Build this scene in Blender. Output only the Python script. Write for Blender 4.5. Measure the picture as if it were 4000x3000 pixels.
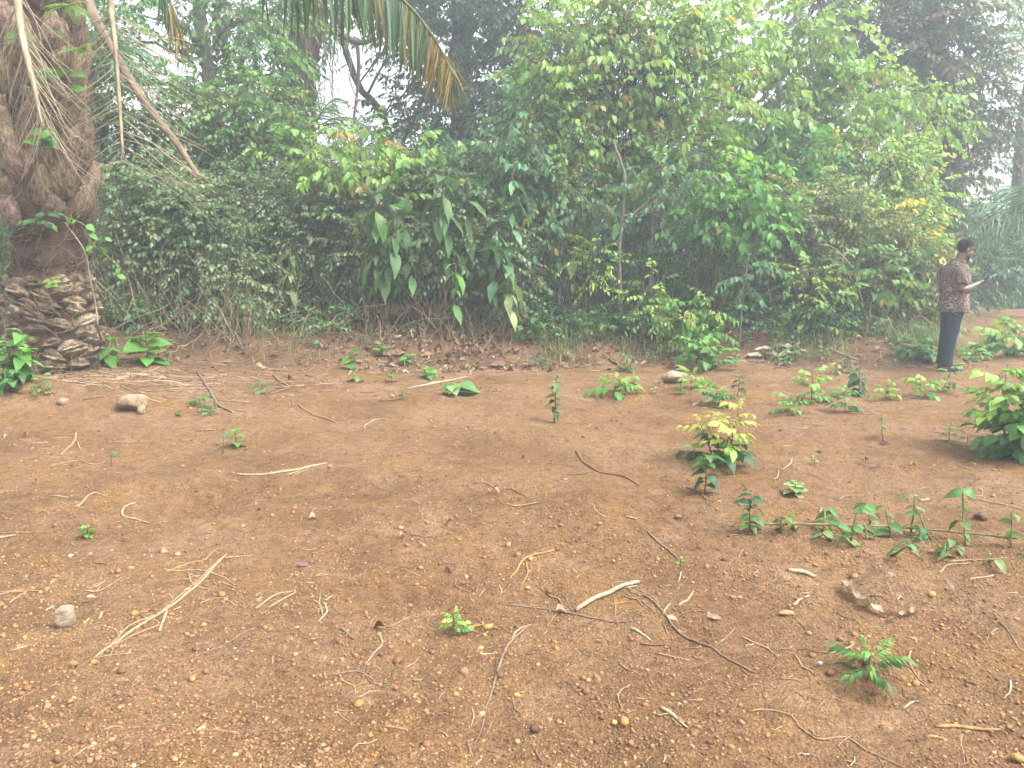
import bpy, math, random
import numpy as np
from mathutils import Vector, Matrix, Quaternion

scene = bpy.context.scene
COL = scene.collection
for _o in list(bpy.data.objects):
    bpy.data.objects.remove(_o)

# ------------------------------------------------------------------ camera
CAM_H = 1.6
FOCAL = 3020.0                     # focal length in pixels of a 4000 x 3000 frame
PITCH = math.atan(510.0 / FOCAL)   # camera looks slightly down
cam_d = bpy.data.cameras.new('camera')
cam = bpy.data.objects.new('camera', cam_d)
COL.objects.link(cam)
cam.location = (0, 0, CAM_H)
cam.rotation_euler = (math.pi / 2 - PITCH, 0, 0)
cam_d.sensor_width = 36.0
cam_d.lens = 36.0 * FOCAL / 4000.0
cam_d.clip_start = 0.05
cam_d.clip_end = 2000.0
scene.camera = cam
scene.render.resolution_x = 1024
scene.render.resolution_y = 768

# ------------------------------------------------------------------ sky, sun, exposure
SUN_EL, SUN_AZ = math.radians(56), math.radians(108)      # high on the right, through thin cloud
world = bpy.data.worlds.new('World')
scene.world = world
world.use_nodes = True
nt = world.node_tree
nt.nodes.clear()
w_out = nt.nodes.new('ShaderNodeOutputWorld')
w_bg = nt.nodes.new('ShaderNodeBackground')
w_sky = nt.nodes.new('ShaderNodeTexSky')
w_sky.sky_type = 'NISHITA'
w_sky.sun_disc = False
w_sky.sun_elevation = SUN_EL
w_sky.sun_rotation = SUN_AZ
w_sky.dust_density = 6.0
w_sky.air_density = 1.0
w_sky.ozone_density = 1.0
w_hsv = nt.nodes.new('ShaderNodeHueSaturation')            # cloud cover takes most of the blue out
w_hsv.inputs['Saturation'].default_value = 0.22
w_bg.inputs['Strength'].default_value = 0.15
nt.links.new(w_sky.outputs[0], w_hsv.inputs['Color'])
nt.links.new(w_hsv.outputs[0], w_bg.inputs['Color'])
nt.links.new(w_bg.outputs[0], w_out.inputs['Surface'])

sun_d = bpy.data.lights.new('sun', 'SUN')
sun_d.energy = 1.0
sun_d.angle = math.radians(26)
sun_d.color = (1.0, 0.96, 0.9)
sun = bpy.data.objects.new('sun', sun_d)
COL.objects.link(sun)
_sd = Vector((math.sin(SUN_AZ) * math.cos(SUN_EL), math.cos(SUN_AZ) * math.cos(SUN_EL), math.sin(SUN_EL)))
sun.rotation_euler = (-_sd).to_track_quat('-Z', 'Y').to_euler()
sun.location = _sd * 60

vs = scene.view_settings
vs.view_transform = 'Standard'
vs.look = 'None'
vs.gamma = 1.0
vs.use_curve_mapping = False
vs.exposure = 2.15
scene.cycles.max_bounces = 6
scene.cycles.diffuse_bounces = 3
scene.cycles.glossy_bounces = 2
scene.cycles.transmission_bounces = 4
scene.cycles.transparent_max_bounces = 6
scene.cycles.volume_bounces = 0
scene.cycles.use_denoising = True

# ------------------------------------------------------------------ small helpers
rng = np.random.default_rng(7)
random.seed(7)
SP, CP = math.sin(PITCH), math.cos(PITCH)

def ray(px, py):
    """direction (world) of a picture point, scaled so that y = 1"""
    u, v = (px - 2000.0) / FOCAL, (1500.0 - py) / FOCAL
    x, y, z = u, CP + v * SP, -SP + v * CP
    return np.array((x / y, 1.0, z / y))

def at(px, py, Y):
    """the point at distance Y along +Y that a picture point looks at"""
    d = ray(px, py)
    return np.array((d[0] * Y, Y, CAM_H + d[2] * Y))

def flat(px, py, z=0.0):
    d = ray(px, py)
    t = (z - CAM_H) / d[2]
    return np.array((d[0] * t, t))

def hash2(ix, iy, seed):
    h = (ix.astype(np.int64) * 374761393 + iy.astype(np.int64) * 668265263 + seed * 974634777) & 0xFFFFFFFF
    h = ((h ^ (h >> 13)) * 1274126177) & 0xFFFFFFFF
    return ((h ^ (h >> 16)) & 0xFFFFFF) / float(0xFFFFFF)

def vnoise(x, y, seed=0):
    x = np.asarray(x, float); y = np.asarray(y, float)
    ix, iy = np.floor(x), np.floor(y)
    fx, fy = x - ix, y - iy
    fx = fx * fx * fx * (fx * (fx * 6 - 15) + 10); fy = fy * fy * fy * (fy * (fy * 6 - 15) + 10)
    a = hash2(ix, iy, seed); b = hash2(ix + 1, iy, seed); c = hash2(ix, iy + 1, seed); d = hash2(ix + 1, iy + 1, seed)
    return (a * (1 - fx) + b * fx) * (1 - fy) + (c * (1 - fx) + d * fx) * fy - 0.5

def sstep(a, b, x):
    t = np.clip((x - a) / (b - a), 0, 1)
    return t * t * (3 - 2 * t)

# ------------------------------------------------------------------ the lie of the land
def edge_y(x):
    """distance at which the forest edge stands, for a sideways position x"""
    e = np.interp(x, [-40, -7, -4.2, -2.5, -1, 1, 3, 5.2, 6.6, 11.7, 14, 40], [9.8, 10.0, 11.2, 11.4, 11.9, 12.2, 12.3, 12.0, 12.3, 20.5, 21.5, 22])
    return e + 0.5 * vnoise(x * 0.9, 0 * x + 3.1, 5)

_rx = [flat(px, py) for px, py in ((1500, 1990), (2000, 1985), (2500, 2020), (2850, 2075), (3300, 2150), (4000, 2240), (4600, 2300))]
RIDGE_X = np.array([p[0] for p in _rx]); RIDGE_Y = np.array([p[1] for p in _rx])
DENTS = []
for px, py, sx, sy, dp in ((690, 1985, .34, .30, -.05), (800, 1900, .22, .16, .03), (300, 1900, .30, .2, -.03), (1500, 2060, .3, .22, .022), (2270, 2060, .26, .2, .03),
                           (1180, 2050, .3, .2, -.03), (250, 2060, .35, .2, .03), (900, 2080, .2, .15, .022), (1700, 2250, .22, .14, -.02), (2430, 2540, .2, .12, -.012),
                           (3330, 2720, .16, .09, -.025), (3380, 2640, .12, .08, .016), (3650, 2480, .2, .12, -.02), (3850, 2400, .18, .1, .022), (3900, 2900, .14, .08, -.02),
                           (3000, 2850, .15, .09, .012), (1000, 2700, .16, .1, -.015), (300, 2750, .2, .1, .012), (2200, 2300, .26, .12, .02), (2650, 2480, .12, .1, -.016),
                           (480, 2640, .12, .08, -.012), (1950, 2800, .08, .16, -.014), (3500, 2350, .2, .1, .02), (2900, 2300, .3, .16, .02), (3100, 2520, .18, .1, -.014)):
    q = flat(px, py); DENTS.append((q[0], q[1], sx, sy, dp * 1.5))
for _ in range(70):                                          # old footprints and hoe marks
    y = 2.0 + 8.0 * random.random() ** 1.3; x = (random.random() - .5) * (1.35 * y + 1)
    s = .05 + .09 * random.random(); DENTS.append((x, y, s * (1 + random.random()), s, random.choice((-.016, -.01, -.02, .011, .016))))

def height(x, y):
    x = np.asarray(x, float); y = np.asarray(y, float)
    z = 0.042 * vnoise(x / 1.3, y / 1.0, 1) * 2 + 0.034 * vnoise(x / .50, y / .42, 2) * 2
    z = z + 0.010 * vnoise(x / .17, y / .15, 3) * 2 + .005 * vnoise(x / .085, y / .08, 9) * 2
    near = np.clip((14 - y) / 4, 0, 1)
    z = z * (0.35 + 0.65 * near)
    e = edge_y(x)
    z = z + 0.42 * sstep(-1.05, 0.15, y - e + .3 * vnoise(x / .8, y / .8, 11)) + 0.03 * np.clip(y - e, 0, 15)      # the bank under the trees
    z = z + 0.22 * sstep(12, 20, y) * sstep(6, 9, x)                                                               # the path climbs a little
    z = z + .30 * np.exp(-((x + 6.0) / 2.4) ** 2 - ((y - 9.6) / 1.7) ** 2)                                          # rise under the palm
    z = z + .36 * np.exp(-(np.clip(x + 5.3, 0, 9) / 1.35) ** 2 - ((y - 7.5) / .70) ** 2)                            # mound of tipped soil
    ry = np.interp(x, RIDGE_X, RIDGE_Y)
    s = y - ry
    amp = .15 * sstep(-.6, .9, x) + .04
    z = z + amp * np.where(s > 0, np.exp(-(s / .20) ** 2), np.exp(-(s / .8) ** 2)) * sstep(-1.5, -.2, x)
    for dx, dy, sx, sy, dp in DENTS:
        q = ((x - dx) / sx) ** 2 + ((y - dy) / sy) ** 2
        m = q < 6
        if np.any(m):
            z = z + np.where(m, dp * np.exp(-q) - .35 * dp * np.exp(-((np.sqrt(q) - 1.5) / .4) ** 2), 0)
    return z

_T = np.concatenate([np.arange(1.2, 6, .008), np.arange(6, 14, .015), np.arange(14, 30, .04)])
def G(px, py):
    """ground point under a picture point"""
    d = ray(px, py)
    z = CAM_H + d[2] * _T - height(d[0] * _T, _T)
    k = np.nonzero(z < 0)[0]
    i = k[0] if len(k) else len(_T) - 1
    if i > 0 and len(k):
        a, b = z[i - 1], z[i]; t = _T[i - 1] + (_T[i] - _T[i - 1]) * a / (a - b)
    else:
        t = _T[i]
    return np.array((d[0] * t, t, CAM_H + d[2] * t))

def axial(p):
    """depth of a point along the camera's axis"""
    return p[1] * CP + (CAM_H - p[2]) * SP

def H(x, y):
    return float(height(np.array([x]), np.array([y]))[0])

# ------------------------------------------------------------------ materials
def new_mat(name):
    m = bpy.data.materials.new(name); m.use_nodes = True
    n = m.node_tree; n.nodes.clear()
    out = n.nodes.new('ShaderNodeOutputMaterial')
    return m, n, out

def N(n, typ, **kw):
    o = n.nodes.new(typ)
    for k, v in kw.items():
        if k in o.inputs.keys() if hasattr(o.inputs, 'keys') else False:
            o.inputs[k].default_value = v
        else:
            setattr(o, k, v)
    return o

def ramp(n, stops, interp='LINEAR'):
    r = n.nodes.new('ShaderNodeValToRGB'); r.color_ramp.interpolation = interp
    el = r.color_ramp.elements
    while len(el) > 1: el.remove(el[-1])
    el[0].position = stops[0][0]; el[0].color = (*stops[0][1], 1)
    for p, c in stops[1:]:
        e = el.new(p); e.color = (*c, 1)
    return r

def mix(n, a, b, fac, mode='MIX'):
    m = n.nodes.new('ShaderNodeMix'); m.data_type = 'RGBA'; m.blend_type = mode
    for s, i in ((fac, 0), (a, 6), (b, 7)):
        if hasattr(s, 'links'): n.links.new(s, m.inputs[i])
        elif i == 0: m.inputs[0].default_value = s
        else: m.inputs[i].default_value = (*s, 1)
    return m.outputs[2]

def leaf_mat(name, source, trans=.42, rough=.48, spec=.3):
    m, n, out = new_mat(name)
    if source == 'attr':
        c = N(n, 'ShaderNodeAttribute', attribute_name='col').outputs['Color']
    else:
        c = N(n, 'ShaderNodeObjectInfo').outputs['Color']
    tc = n.nodes.new('ShaderNodeNewGeometry')
    no = N(n, 'ShaderNodeTexNoise'); no.inputs['Scale'].default_value = 38; no.inputs['Detail'].default_value = 2
    n.links.new(tc.outputs['Position'], no.inputs['Vector'])
    r = ramp(n, [(.3, (.72, .72, .72)), (.7, (1.2, 1.2, 1.2))])
    n.links.new(no.outputs['Fac'], r.inputs['Fac'])
    c2 = mix(n, c, r.outputs['Color'], 1.0, 'MULTIPLY')
    p = n.nodes.new('ShaderNodeBsdfPrincipled')
    n.links.new(c2, p.inputs['Base Color'])
    p.inputs['Roughness'].default_value = rough
    p.inputs['Specular IOR Level'].default_value = spec
    t = n.nodes.new('ShaderNodeBsdfTranslucent')
    tcol = mix(n, c2, (1.35, 1.25, .6), 1.0, 'MULTIPLY')
    n.links.new(tcol, t.inputs['Color'])
    ms = n.nodes.new('ShaderNodeMixShader'); ms.inputs[0].default_value = trans
    n.links.new(p.outputs[0], ms.inputs[1]); n.links.new(t.outputs[0], ms.inputs[2])
    n.links.new(ms.outputs[0], out.inputs['Surface'])
    return m

def rough_mat(name, source, rough=.9, nscale=40, lo=.6, hi=1.3, bump=.4, bscale=60, spec=.15, stretch=(1, 1, 1)):
    """matt natural surface: colour from a constant, the 'col' attribute or the object colour, broken up by noise"""
    m, n, out = new_mat(name)
    p = n.nodes.new('ShaderNodeBsdfPrincipled')
    tc = n.nodes.new('ShaderNodeTexCoord')
    mp = n.nodes.new('ShaderNodeMapping'); mp.inputs['Scale'].default_value = stretch
    n.links.new(tc.outputs['Object'], mp.inputs['Vector'])
    no = N(n, 'ShaderNodeTexNoise'); no.inputs['Scale'].default_value = nscale; no.inputs['Detail'].default_value = 5
    n.links.new(mp.outputs[0], no.inputs['Vector'])
    r = ramp(n, [(.25, (lo,) * 3), (.75, (hi,) * 3)])
    n.links.new(no.outputs['Fac'], r.inputs['Fac'])
    if source == 'attr': c = N(n, 'ShaderNodeAttribute', attribute_name='col').outputs['Color']
    elif source == 'object': c = N(n, 'ShaderNodeObjectInfo').outputs['Color']
    else:
        q = n.nodes.new('ShaderNodeRGB'); q.outputs[0].default_value = (*source, 1); c = q.outputs[0]
    n.links.new(mix(n, c, r.outputs['Color'], 1.0, 'MULTIPLY'), p.inputs['Base Color'])
    p.inputs['Roughness'].default_value = rough
    p.inputs['Specular IOR Level'].default_value = spec
    if bump:
        b = n.nodes.new('ShaderNodeBump'); b.inputs['Strength'].default_value = bump; b.inputs['Distance'].default_value = .02
        n2 = N(n, 'ShaderNodeTexNoise'); n2.inputs['Scale'].default_value = bscale; n2.inputs['Detail'].default_value = 4
        n.links.new(mp.outputs[0], n2.inputs['Vector'])
        n.links.new(n2.outputs['Fac'], b.inputs['Height']); n.links.new(b.outputs[0], p.inputs['Normal'])
    n.links.new(p.outputs[0], out.inputs['Surface'])
    return m

M_LEAF = leaf_mat('leaf_green', 'attr')
M_LEAF_OBJ = leaf_mat('leaf_green_single', 'object', trans=.35, rough=.5, spec=.28)
M_DRY = leaf_mat('leaf_dry', 'attr', trans=.15, rough=.7, spec=.15)
M_DRY_OBJ = leaf_mat('leaf_dry_single', 'object', trans=.12, rough=.7, spec=.15)
M_BARK = rough_mat('bark', 'attr', nscale=14, lo=.5, hi=1.4, bump=.6, bscale=30, stretch=(1, 1, .35))
M_WOOD = rough_mat('dry_wood', 'object', nscale=45, lo=.6, hi=1.25, bump=.4, bscale=90)
M_STONE = rough_mat('stone', 'object', nscale=22, lo=.55, hi=1.3, bump=.6, bscale=45)
M_GRAVEL = rough_mat('gravel', 'attr', nscale=180, lo=.75, hi=1.2, bump=0)
M_STRAW = rough_mat('straw', 'attr', nscale=60, lo=.75, hi=1.2, bump=0)

def soil_mat():
    m, n, out = new_mat('laterite_soil')
    p = n.nodes.new('ShaderNodeBsdfPrincipled')
    g = n.nodes.new('ShaderNodeNewGeometry')
    def noise(scale, detail=5, rough=.55, dist=0):
        o = N(n, 'ShaderNodeTexNoise')
        o.inputs['Scale'].default_value = scale; o.inputs['Detail'].default_value = detail
        o.inputs['Roughness'].default_value = rough; o.inputs['Distortion'].default_value = dist
        n.links.new(g.outputs['Position'], o.inputs['Vector']); return o.outputs['Fac']
    big = ramp(n, [(.36, (.162, .093, .048)), (.5, (.196, .118, .064)), (.64, (.228, .143, .082))]); n.links.new(noise(.9, 4), big.inputs['Fac'])
    och = ramp(n, [(.52, (0, 0, 0)), (.68, (1, 1, 1))]); n.links.new(noise(1.7, 5, .6, .4), och.inputs['Fac'])
    c = mix(n, big.outputs['Color'], (.228, .133, .056), och.outputs['Color'])
    dust = ramp(n, [(.56, (0, 0, 0)), (.7, (.75, .75, .75))]); n.links.new(noise(3.1, 4, .5, .6), dust.inputs['Fac'])
    c = mix(n, c, (.270, .176, .108), dust.outputs['Color'])
    mid = ramp(n, [(.3, (.66, .64, .62)), (.5, (1, 1, 1)), (.72, (1.22, 1.2, 1.16))]); n.links.new(noise(16, 6, .65), mid.inputs['Fac'])
    c = mix(n, c, mid.outputs['Color'], 1.0, 'MULTIPLY')
    fine = ramp(n, [(.32, (.62, .58, .56)), (.5, (1, 1, 1)), (.66, (1.28, 1.24, 1.15))]); n.links.new(noise(95, 4, .7), fine.inputs['Fac'])
    c = mix(n, c, fine.outputs['Color'], .85, 'MULTIPLY')
    # crumbs of clay, each with a tone of its own
    vo = N(n, 'ShaderNodeTexVoronoi'); vo.inputs['Scale'].default_value = 75
    n.links.new(g.outputs['Position'], vo.inputs['Vector'])
    vr = ramp(n, [(0, (.7, .66, .64)), (.6, (1, 1, 1)), (1, (1.3, 1.22, 1.05))])
    sep = n.nodes.new('ShaderNodeSeparateColor'); n.links.new(vo.outputs['Color'], sep.inputs[0]); n.links.new(sep.outputs[0], vr.inputs['Fac'])
    c = mix(n, c, vr.outputs['Color'], .6, 'MULTIPLY')
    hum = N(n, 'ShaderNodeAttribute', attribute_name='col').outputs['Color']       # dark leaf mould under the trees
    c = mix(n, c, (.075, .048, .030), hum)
    n.links.new(c, p.inputs['Base Color'])
    p.inputs['Roughness'].default_value = .95; p.inputs['Specular IOR Level'].default_value = .08
    h1, h2 = noise(22, 6, .7), noise(110, 4, .7)
    a = N(n, 'ShaderNodeMath', operation='MULTIPLY'); n.links.new(h2, a.inputs[0]); a.inputs[1].default_value = .35
    s = N(n, 'ShaderNodeMath', operation='ADD'); n.links.new(h1, s.inputs[0]); n.links.new(a.outputs[0], s.inputs[1])
    s2 = N(n, 'ShaderNodeMath', operation='SUBTRACT'); n.links.new(s.outputs[0], s2.inputs[0])
    vd = N(n, 'ShaderNodeMath', operation='MULTIPLY'); n.links.new(vo.outputs['Distance'], vd.inputs[0]); vd.inputs[1].default_value = .3
    n.links.new(vd.outputs[0], s2.inputs[1])
    b = n.nodes.new('ShaderNodeBump'); b.inputs['Strength'].default_value = 1.0; b.inputs['Distance'].default_value = .045
    n.links.new(s2.outputs[0], b.inputs['Height']); n.links.new(b.outputs[0], p.inputs['Normal'])
    n.links.new(p.outputs[0], out.inputs['Surface'])
    return m
M_SOIL = soil_mat()

# ------------------------------------------------------------------ mesh and object helpers
ORIGIN = {}
def make_mesh(name, V, F, mat=None, col=None, smooth=False):
    V = np.asarray(V, np.float32).reshape(-1, 3); F = np.asarray(F, np.int32).reshape(-1, 3)
    me = bpy.data.meshes.new(name)
    me.vertices.add(len(V)); me.vertices.foreach_set('co', V.ravel())
    me.loops.add(F.size); me.loops.foreach_set('vertex_index', F.ravel())
    me.polygons.add(len(F)); me.polygons.foreach_set('loop_start', np.arange(0, F.size, 3, dtype=np.int32))
    if smooth: me.polygons.foreach_set('use_smooth', np.ones(len(F), bool))
    me.update(calc_edges=True)
    if col is not None:
        col = np.asarray(col, np.float32)
        if col.ndim == 1: col = np.tile(col, (len(V), 1))
        rgba = np.ones((len(V), 4), np.float32); rgba[:, :3] = col
        a = me.color_attributes.new('col', 'FLOAT_COLOR', 'POINT'); a.data.foreach_set('color', rgba.ravel())
    if mat: me.materials.append(mat)
    return me

def tag(o, label=None, cat=None, group=None, kind=None):
    if label: o['label'] = label
    if cat: o['category'] = cat
    if group: o['group'] = group
    if kind: o['kind'] = kind
    return o

def empty(name, loc, label, cat, group=None):
    o = bpy.data.objects.new(name, None); COL.objects.link(o)
    o.location = loc; o.empty_display_size = .1
    ORIGIN[o.name] = np.array(loc, float)
    return tag(o, label, cat, group)

def obj(name, V, F, mat, parent=None, col=None, smooth=False, origin=None, color=None):
    """one mesh object from world-space vertices"""
    V = np.asarray(V, float).reshape(-1, 3)
    if origin is None:
        origin = ORIGIN[parent.name] if parent is not None else np.zeros(3)
    origin = np.array(origin, float)
    me = make_mesh(name, V - origin, F, mat, col, smooth)
    o = bpy.data.objects.new(name, me); COL.objects.link(o)
    if parent is not None:
        o.parent = parent; o.location = origin - ORIGIN[parent.name]
    else:
        o.location = origin
    if color is not None: o.color = (*color, 1)
    ORIGIN[o.name] = origin
    return o

def inst(name, mesh, parent, M, color=None):
    """an object that shares a mesh; M is its world matrix (parents are never rotated)"""
    o = bpy.data.objects.new(name, mesh); COL.objects.link(o)
    if parent is not None:
        o.parent = parent
        M = Matrix.Translation(-Vector(ORIGIN[parent.name])) @ M
    o.matrix_basis = M
    if color is not None: o.color = (*color, 1)
    return o

def nrm(v):
    v = np.asarray(v, float); l = np.linalg.norm(v)
    return v / l if l > 1e-9 else np.array((0, 0, 1.0))

def frame_matrix(pos, d, up, s=(1, 1, 1), roll=0.0):
    """x axis along d, z axis as near to up as can be"""
    x = nrm(d); y = nrm(np.cross(up, x)); z = np.cross(x, y)
    if roll:
        y, z = y * math.cos(roll) + z * math.sin(roll), -y * math.sin(roll) + z * math.cos(roll)
    M = Matrix.Identity(4)
    for i in range(3):
        M[i][0], M[i][1], M[i][2], M[i][3] = x[i] * s[0], y[i] * s[1], z[i] * s[2], pos[i]
    return M

class Bag:
    """collects triangles with vertex colours"""
    def __init__(s): s.V, s.F, s.C, s.n = [], [], [], 0
    def add(s, V, F, c=(1, 1, 1)):
        V = np.asarray(V, float).reshape(-1, 3); F = np.asarray(F, int).reshape(-1, 3)
        s.V.append(V); s.F.append(F + s.n); s.n += len(V)
        c = np.asarray(c, float); s.C.append(np.tile(c, (len(V), 1)) if c.ndim == 1 else c)
    def arrays(s): return np.concatenate(s.V), np.concatenate(s.F), np.concatenate(s.C)
    def obj(s, name, mat, parent=None, smooth=False, origin=None, color=None):
        V, F, C = s.arrays()
        return obj(name, V, F, mat, parent, C, smooth, origin, color)

def catmull(P, k=4):
    P = np.asarray(P, float)
    if len(P) < 3: 
        t = np.linspace(0, 1, k + 1)[:, None]; return P[0] * (1 - t) + P[-1] * t
    Q = np.vstack([2 * P[0] - P[1], P, 2 * P[-1] - P[-2]])
    out = []
    for i in range(1, len(Q) - 2):
        for t in np.linspace(0, 1, k, endpoint=False):
            a, b, c, d = Q[i - 1:i + 3]
            out.append(.5 * (2 * b + (c - a) * t + (2 * a - 5 * b + 4 * c - d) * t * t + (3 * b - a - 3 * c + d) * t ** 3))
    out.append(Q[-2])
    return np.array(out)

def tube(P, R, sides=5, cap=True, jitter=0.0, flat_=1.0):
    P = np.asarray(P, float); n = len(P)
    R = np.full(n, R) if np.isscalar(R) else np.interp(np.linspace(0, 1, n), np.linspace(0, 1, len(R)), R)
    T = np.gradient(P, axis=0); T /= np.linalg.norm(T, axis=1)[:, None] + 1e-12
    u = np.cross(T[0], (0, 0, 1.0)) if abs(T[0][2]) < .9 else np.cross(T[0], (1.0, 0, 0)); u = nrm(u)
    V = []
    a = np.linspace(0, 2 * np.pi, sides, endpoint=False)
    for i in range(n):
        u = nrm(u - T[i] * np.dot(u, T[i])); w = np.cross(T[i], u)
        rr = R[i] * (1 + jitter * (rng.random(sides) - .5))
        V.append(P[i] + (np.cos(a) * rr)[:, None] * u + (np.sin(a) * rr * flat_)[:, None] * w)
    V = np.concatenate(V)
    i = np.arange(n - 1)[:, None] * sides + np.arange(sides)[None, :]
    j = np.arange(n - 1)[:, None] * sides + (np.arange(sides)[None, :] + 1) % sides
    F = np.concatenate([np.stack([i, j, j + sides], -1).reshape(-1, 3), np.stack([i, j + sides, i + sides], -1).reshape(-1, 3)])
    if cap and sides >= 3:
        c = []
        for k in range(1, sides - 1):
            c.append((0, k + 1, k)); b = (n - 1) * sides; c.append((b, b + k, b + k + 1))
        F = np.vstack([F, c])
    return V, F

def bend(a, b, sag=.1, k=5, wob=.0):
    a = np.asarray(a, float); b = np.asarray(b, float); L = np.linalg.norm(b - a)
    t = np.linspace(0, 1, k)[:, None]
    P = a * (1 - t) + b * t
    P[:, 2] -= sag * L * (4 * t * (1 - t))[:, 0]
    if wob: P[1:-1] += (rng.random((k - 2, 3)) - .5) * wob * L
    return P

# ------------------------------------------------------------------ leaves
def leaf_shape(L=1.0, w=.45, fold=.12, droop=.25, seg=3, tip=.85, wave=0.0, sharp=.95):
    """a leaf along +x with a folded midrib that curves down; seg stations"""
    ts = np.linspace(0, 1, seg + 2)
    V = [(0, 0, 0)]; 
    rows = []
    for t in ts[1:-1]:
        hw = w * .5 * math.sin(math.pi * min(1, t ** tip)) ** sharp
        z = -droop * t * t; x = t * (1 - .25 * droop * t)
        wv = wave * math.sin(t * 17)
        i = len(V); V += [(x, -hw, z + fold * hw * 2 + wv), (x, 0, z), (x, hw, z + fold * hw * 2 - wv)]; rows.append(i)
    V.append((1 - .25 * droop, 0, -droop)); e = len(V) - 1
    F = [(0, rows[0] + 1, rows[0]), (0, rows[0] + 2, rows[0] + 1)]
    F = [(0, rows[0], rows[0] + 1), (0, rows[0] + 1, rows[0] + 2)]
    for a, b in zip(rows, rows[1:]):
        F += [(a, b, b + 1), (a, b + 1, a + 1), (a + 1, b + 1, b + 2), (a + 1, b + 2, a + 2)]
    a = rows[-1]; F += [(a, e, a + 1), (a + 1, e, a + 2)]
    return np.array(V) * L, np.array(F)

def xf(V, pos, d, up, s=1.0, roll=0.0):
    x = nrm(d); y = nrm(np.cross(up, x)); z = np.cross(x, y)
    if roll:
        y, z = y * math.cos(roll) + z * math.sin(roll), -y * math.sin(roll) + z * math.cos(roll)
    return np.asarray(pos) + (V[:, :1] * x + V[:, 1:2] * y + V[:, 2:] * z) * s

UP = np.array((0, 0, 1.0))
# kind: leaf length, width ratio, leaves per spray, spray length, hang, droop, stations
SPECIES = {
    'ovate': dict(L=.135, w=.50, n=9, S=.46, hang=.75, droop=.30, seg=2),
    'small': dict(L=.078, w=.56, n=13, S=.42, hang=.55, droop=.20, seg=1),
    'mid': dict(L=.10, w=.50, n=11, S=.42, hang=.45, droop=.22, seg=2),
    'broad': dict(L=.23, w=.46, n=8, S=.50, hang=.50, droop=.32, seg=3),
    'dark': dict(L=.115, w=.42, n=12, S=.44, hang=.45, droop=.22, seg=1),
    'far': dict(L=.17, w=.46, n=9, S=.55, hang=.4, droop=.2, seg=1),
    'climb': dict(L=.15, w=.72, n=10, S=.60, hang=.9, droop=.2, seg=2),
    'pinnate': dict(L=.115, w=.46, n=18, S=.50, hang=.8, droop=.25, seg=2),
}
def make_spray(sp, pitch, r):
    q = SPECIES[sp]; n = q['n']; S = q['S']
    t = np.linspace(0, 1, 4)
    P = np.stack([S * t * math.cos(pitch), 0 * t + S * .08 * np.sin(t * 3 + r.random() * 6) * t, S * t * math.sin(pitch) - S * .22 * t * t], 1)
    b = Bag(); ids = []
    V, F = tube(P, [.006, .0025], 3, cap=False); b.add(V, F); ids += [-1] * len(V)
    for i in range(n):
        u = (i + .6) / n if i < n - 1 else 1.0
        p = np.array([np.interp(u, t, P[:, k]) for k in range(3)])
        tw = nrm(P[min(3, int(u * 3) + 1)] - P[min(2, int(u * 3))])
        side = 1 if i % 2 else -1
        lat = nrm(np.cross(UP, tw)) * side
        ang = .9 + .3 * (r.random() - .5) if i < n - 1 else .15
        d = tw * math.cos(ang) + lat * math.sin(ang) + np.array((0, 0, -q['hang'] * (.5 + r.random())))
        d += (r.random(3) - .5) * .5
        L = q['L'] * (.65 + .6 * r.random())
        V, F = leaf_shape(1, q['w'] * (.85 + .3 * r.random()), .10 + .15 * r.random(), q['droop'] * (.5 + r.random()), q['seg'])
        n_up = UP + (r.random(3) - .5) * 1.5
        b.add(xf(V, p, d, n_up, L), F); ids += [i] * len(V)
    V, F, _ = b.arrays()
    return V, F, np.array(ids)

PITCHES = [-.7, -.25, .15, .55, .95]
SPRAYS = {}
_sr = np.random.default_rng(99)
for _k in SPECIES:
    SPRAYS[_k] = [[make_spray(_k, p, _sr) for _ in range(4)] for p in PITCHES]

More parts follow.
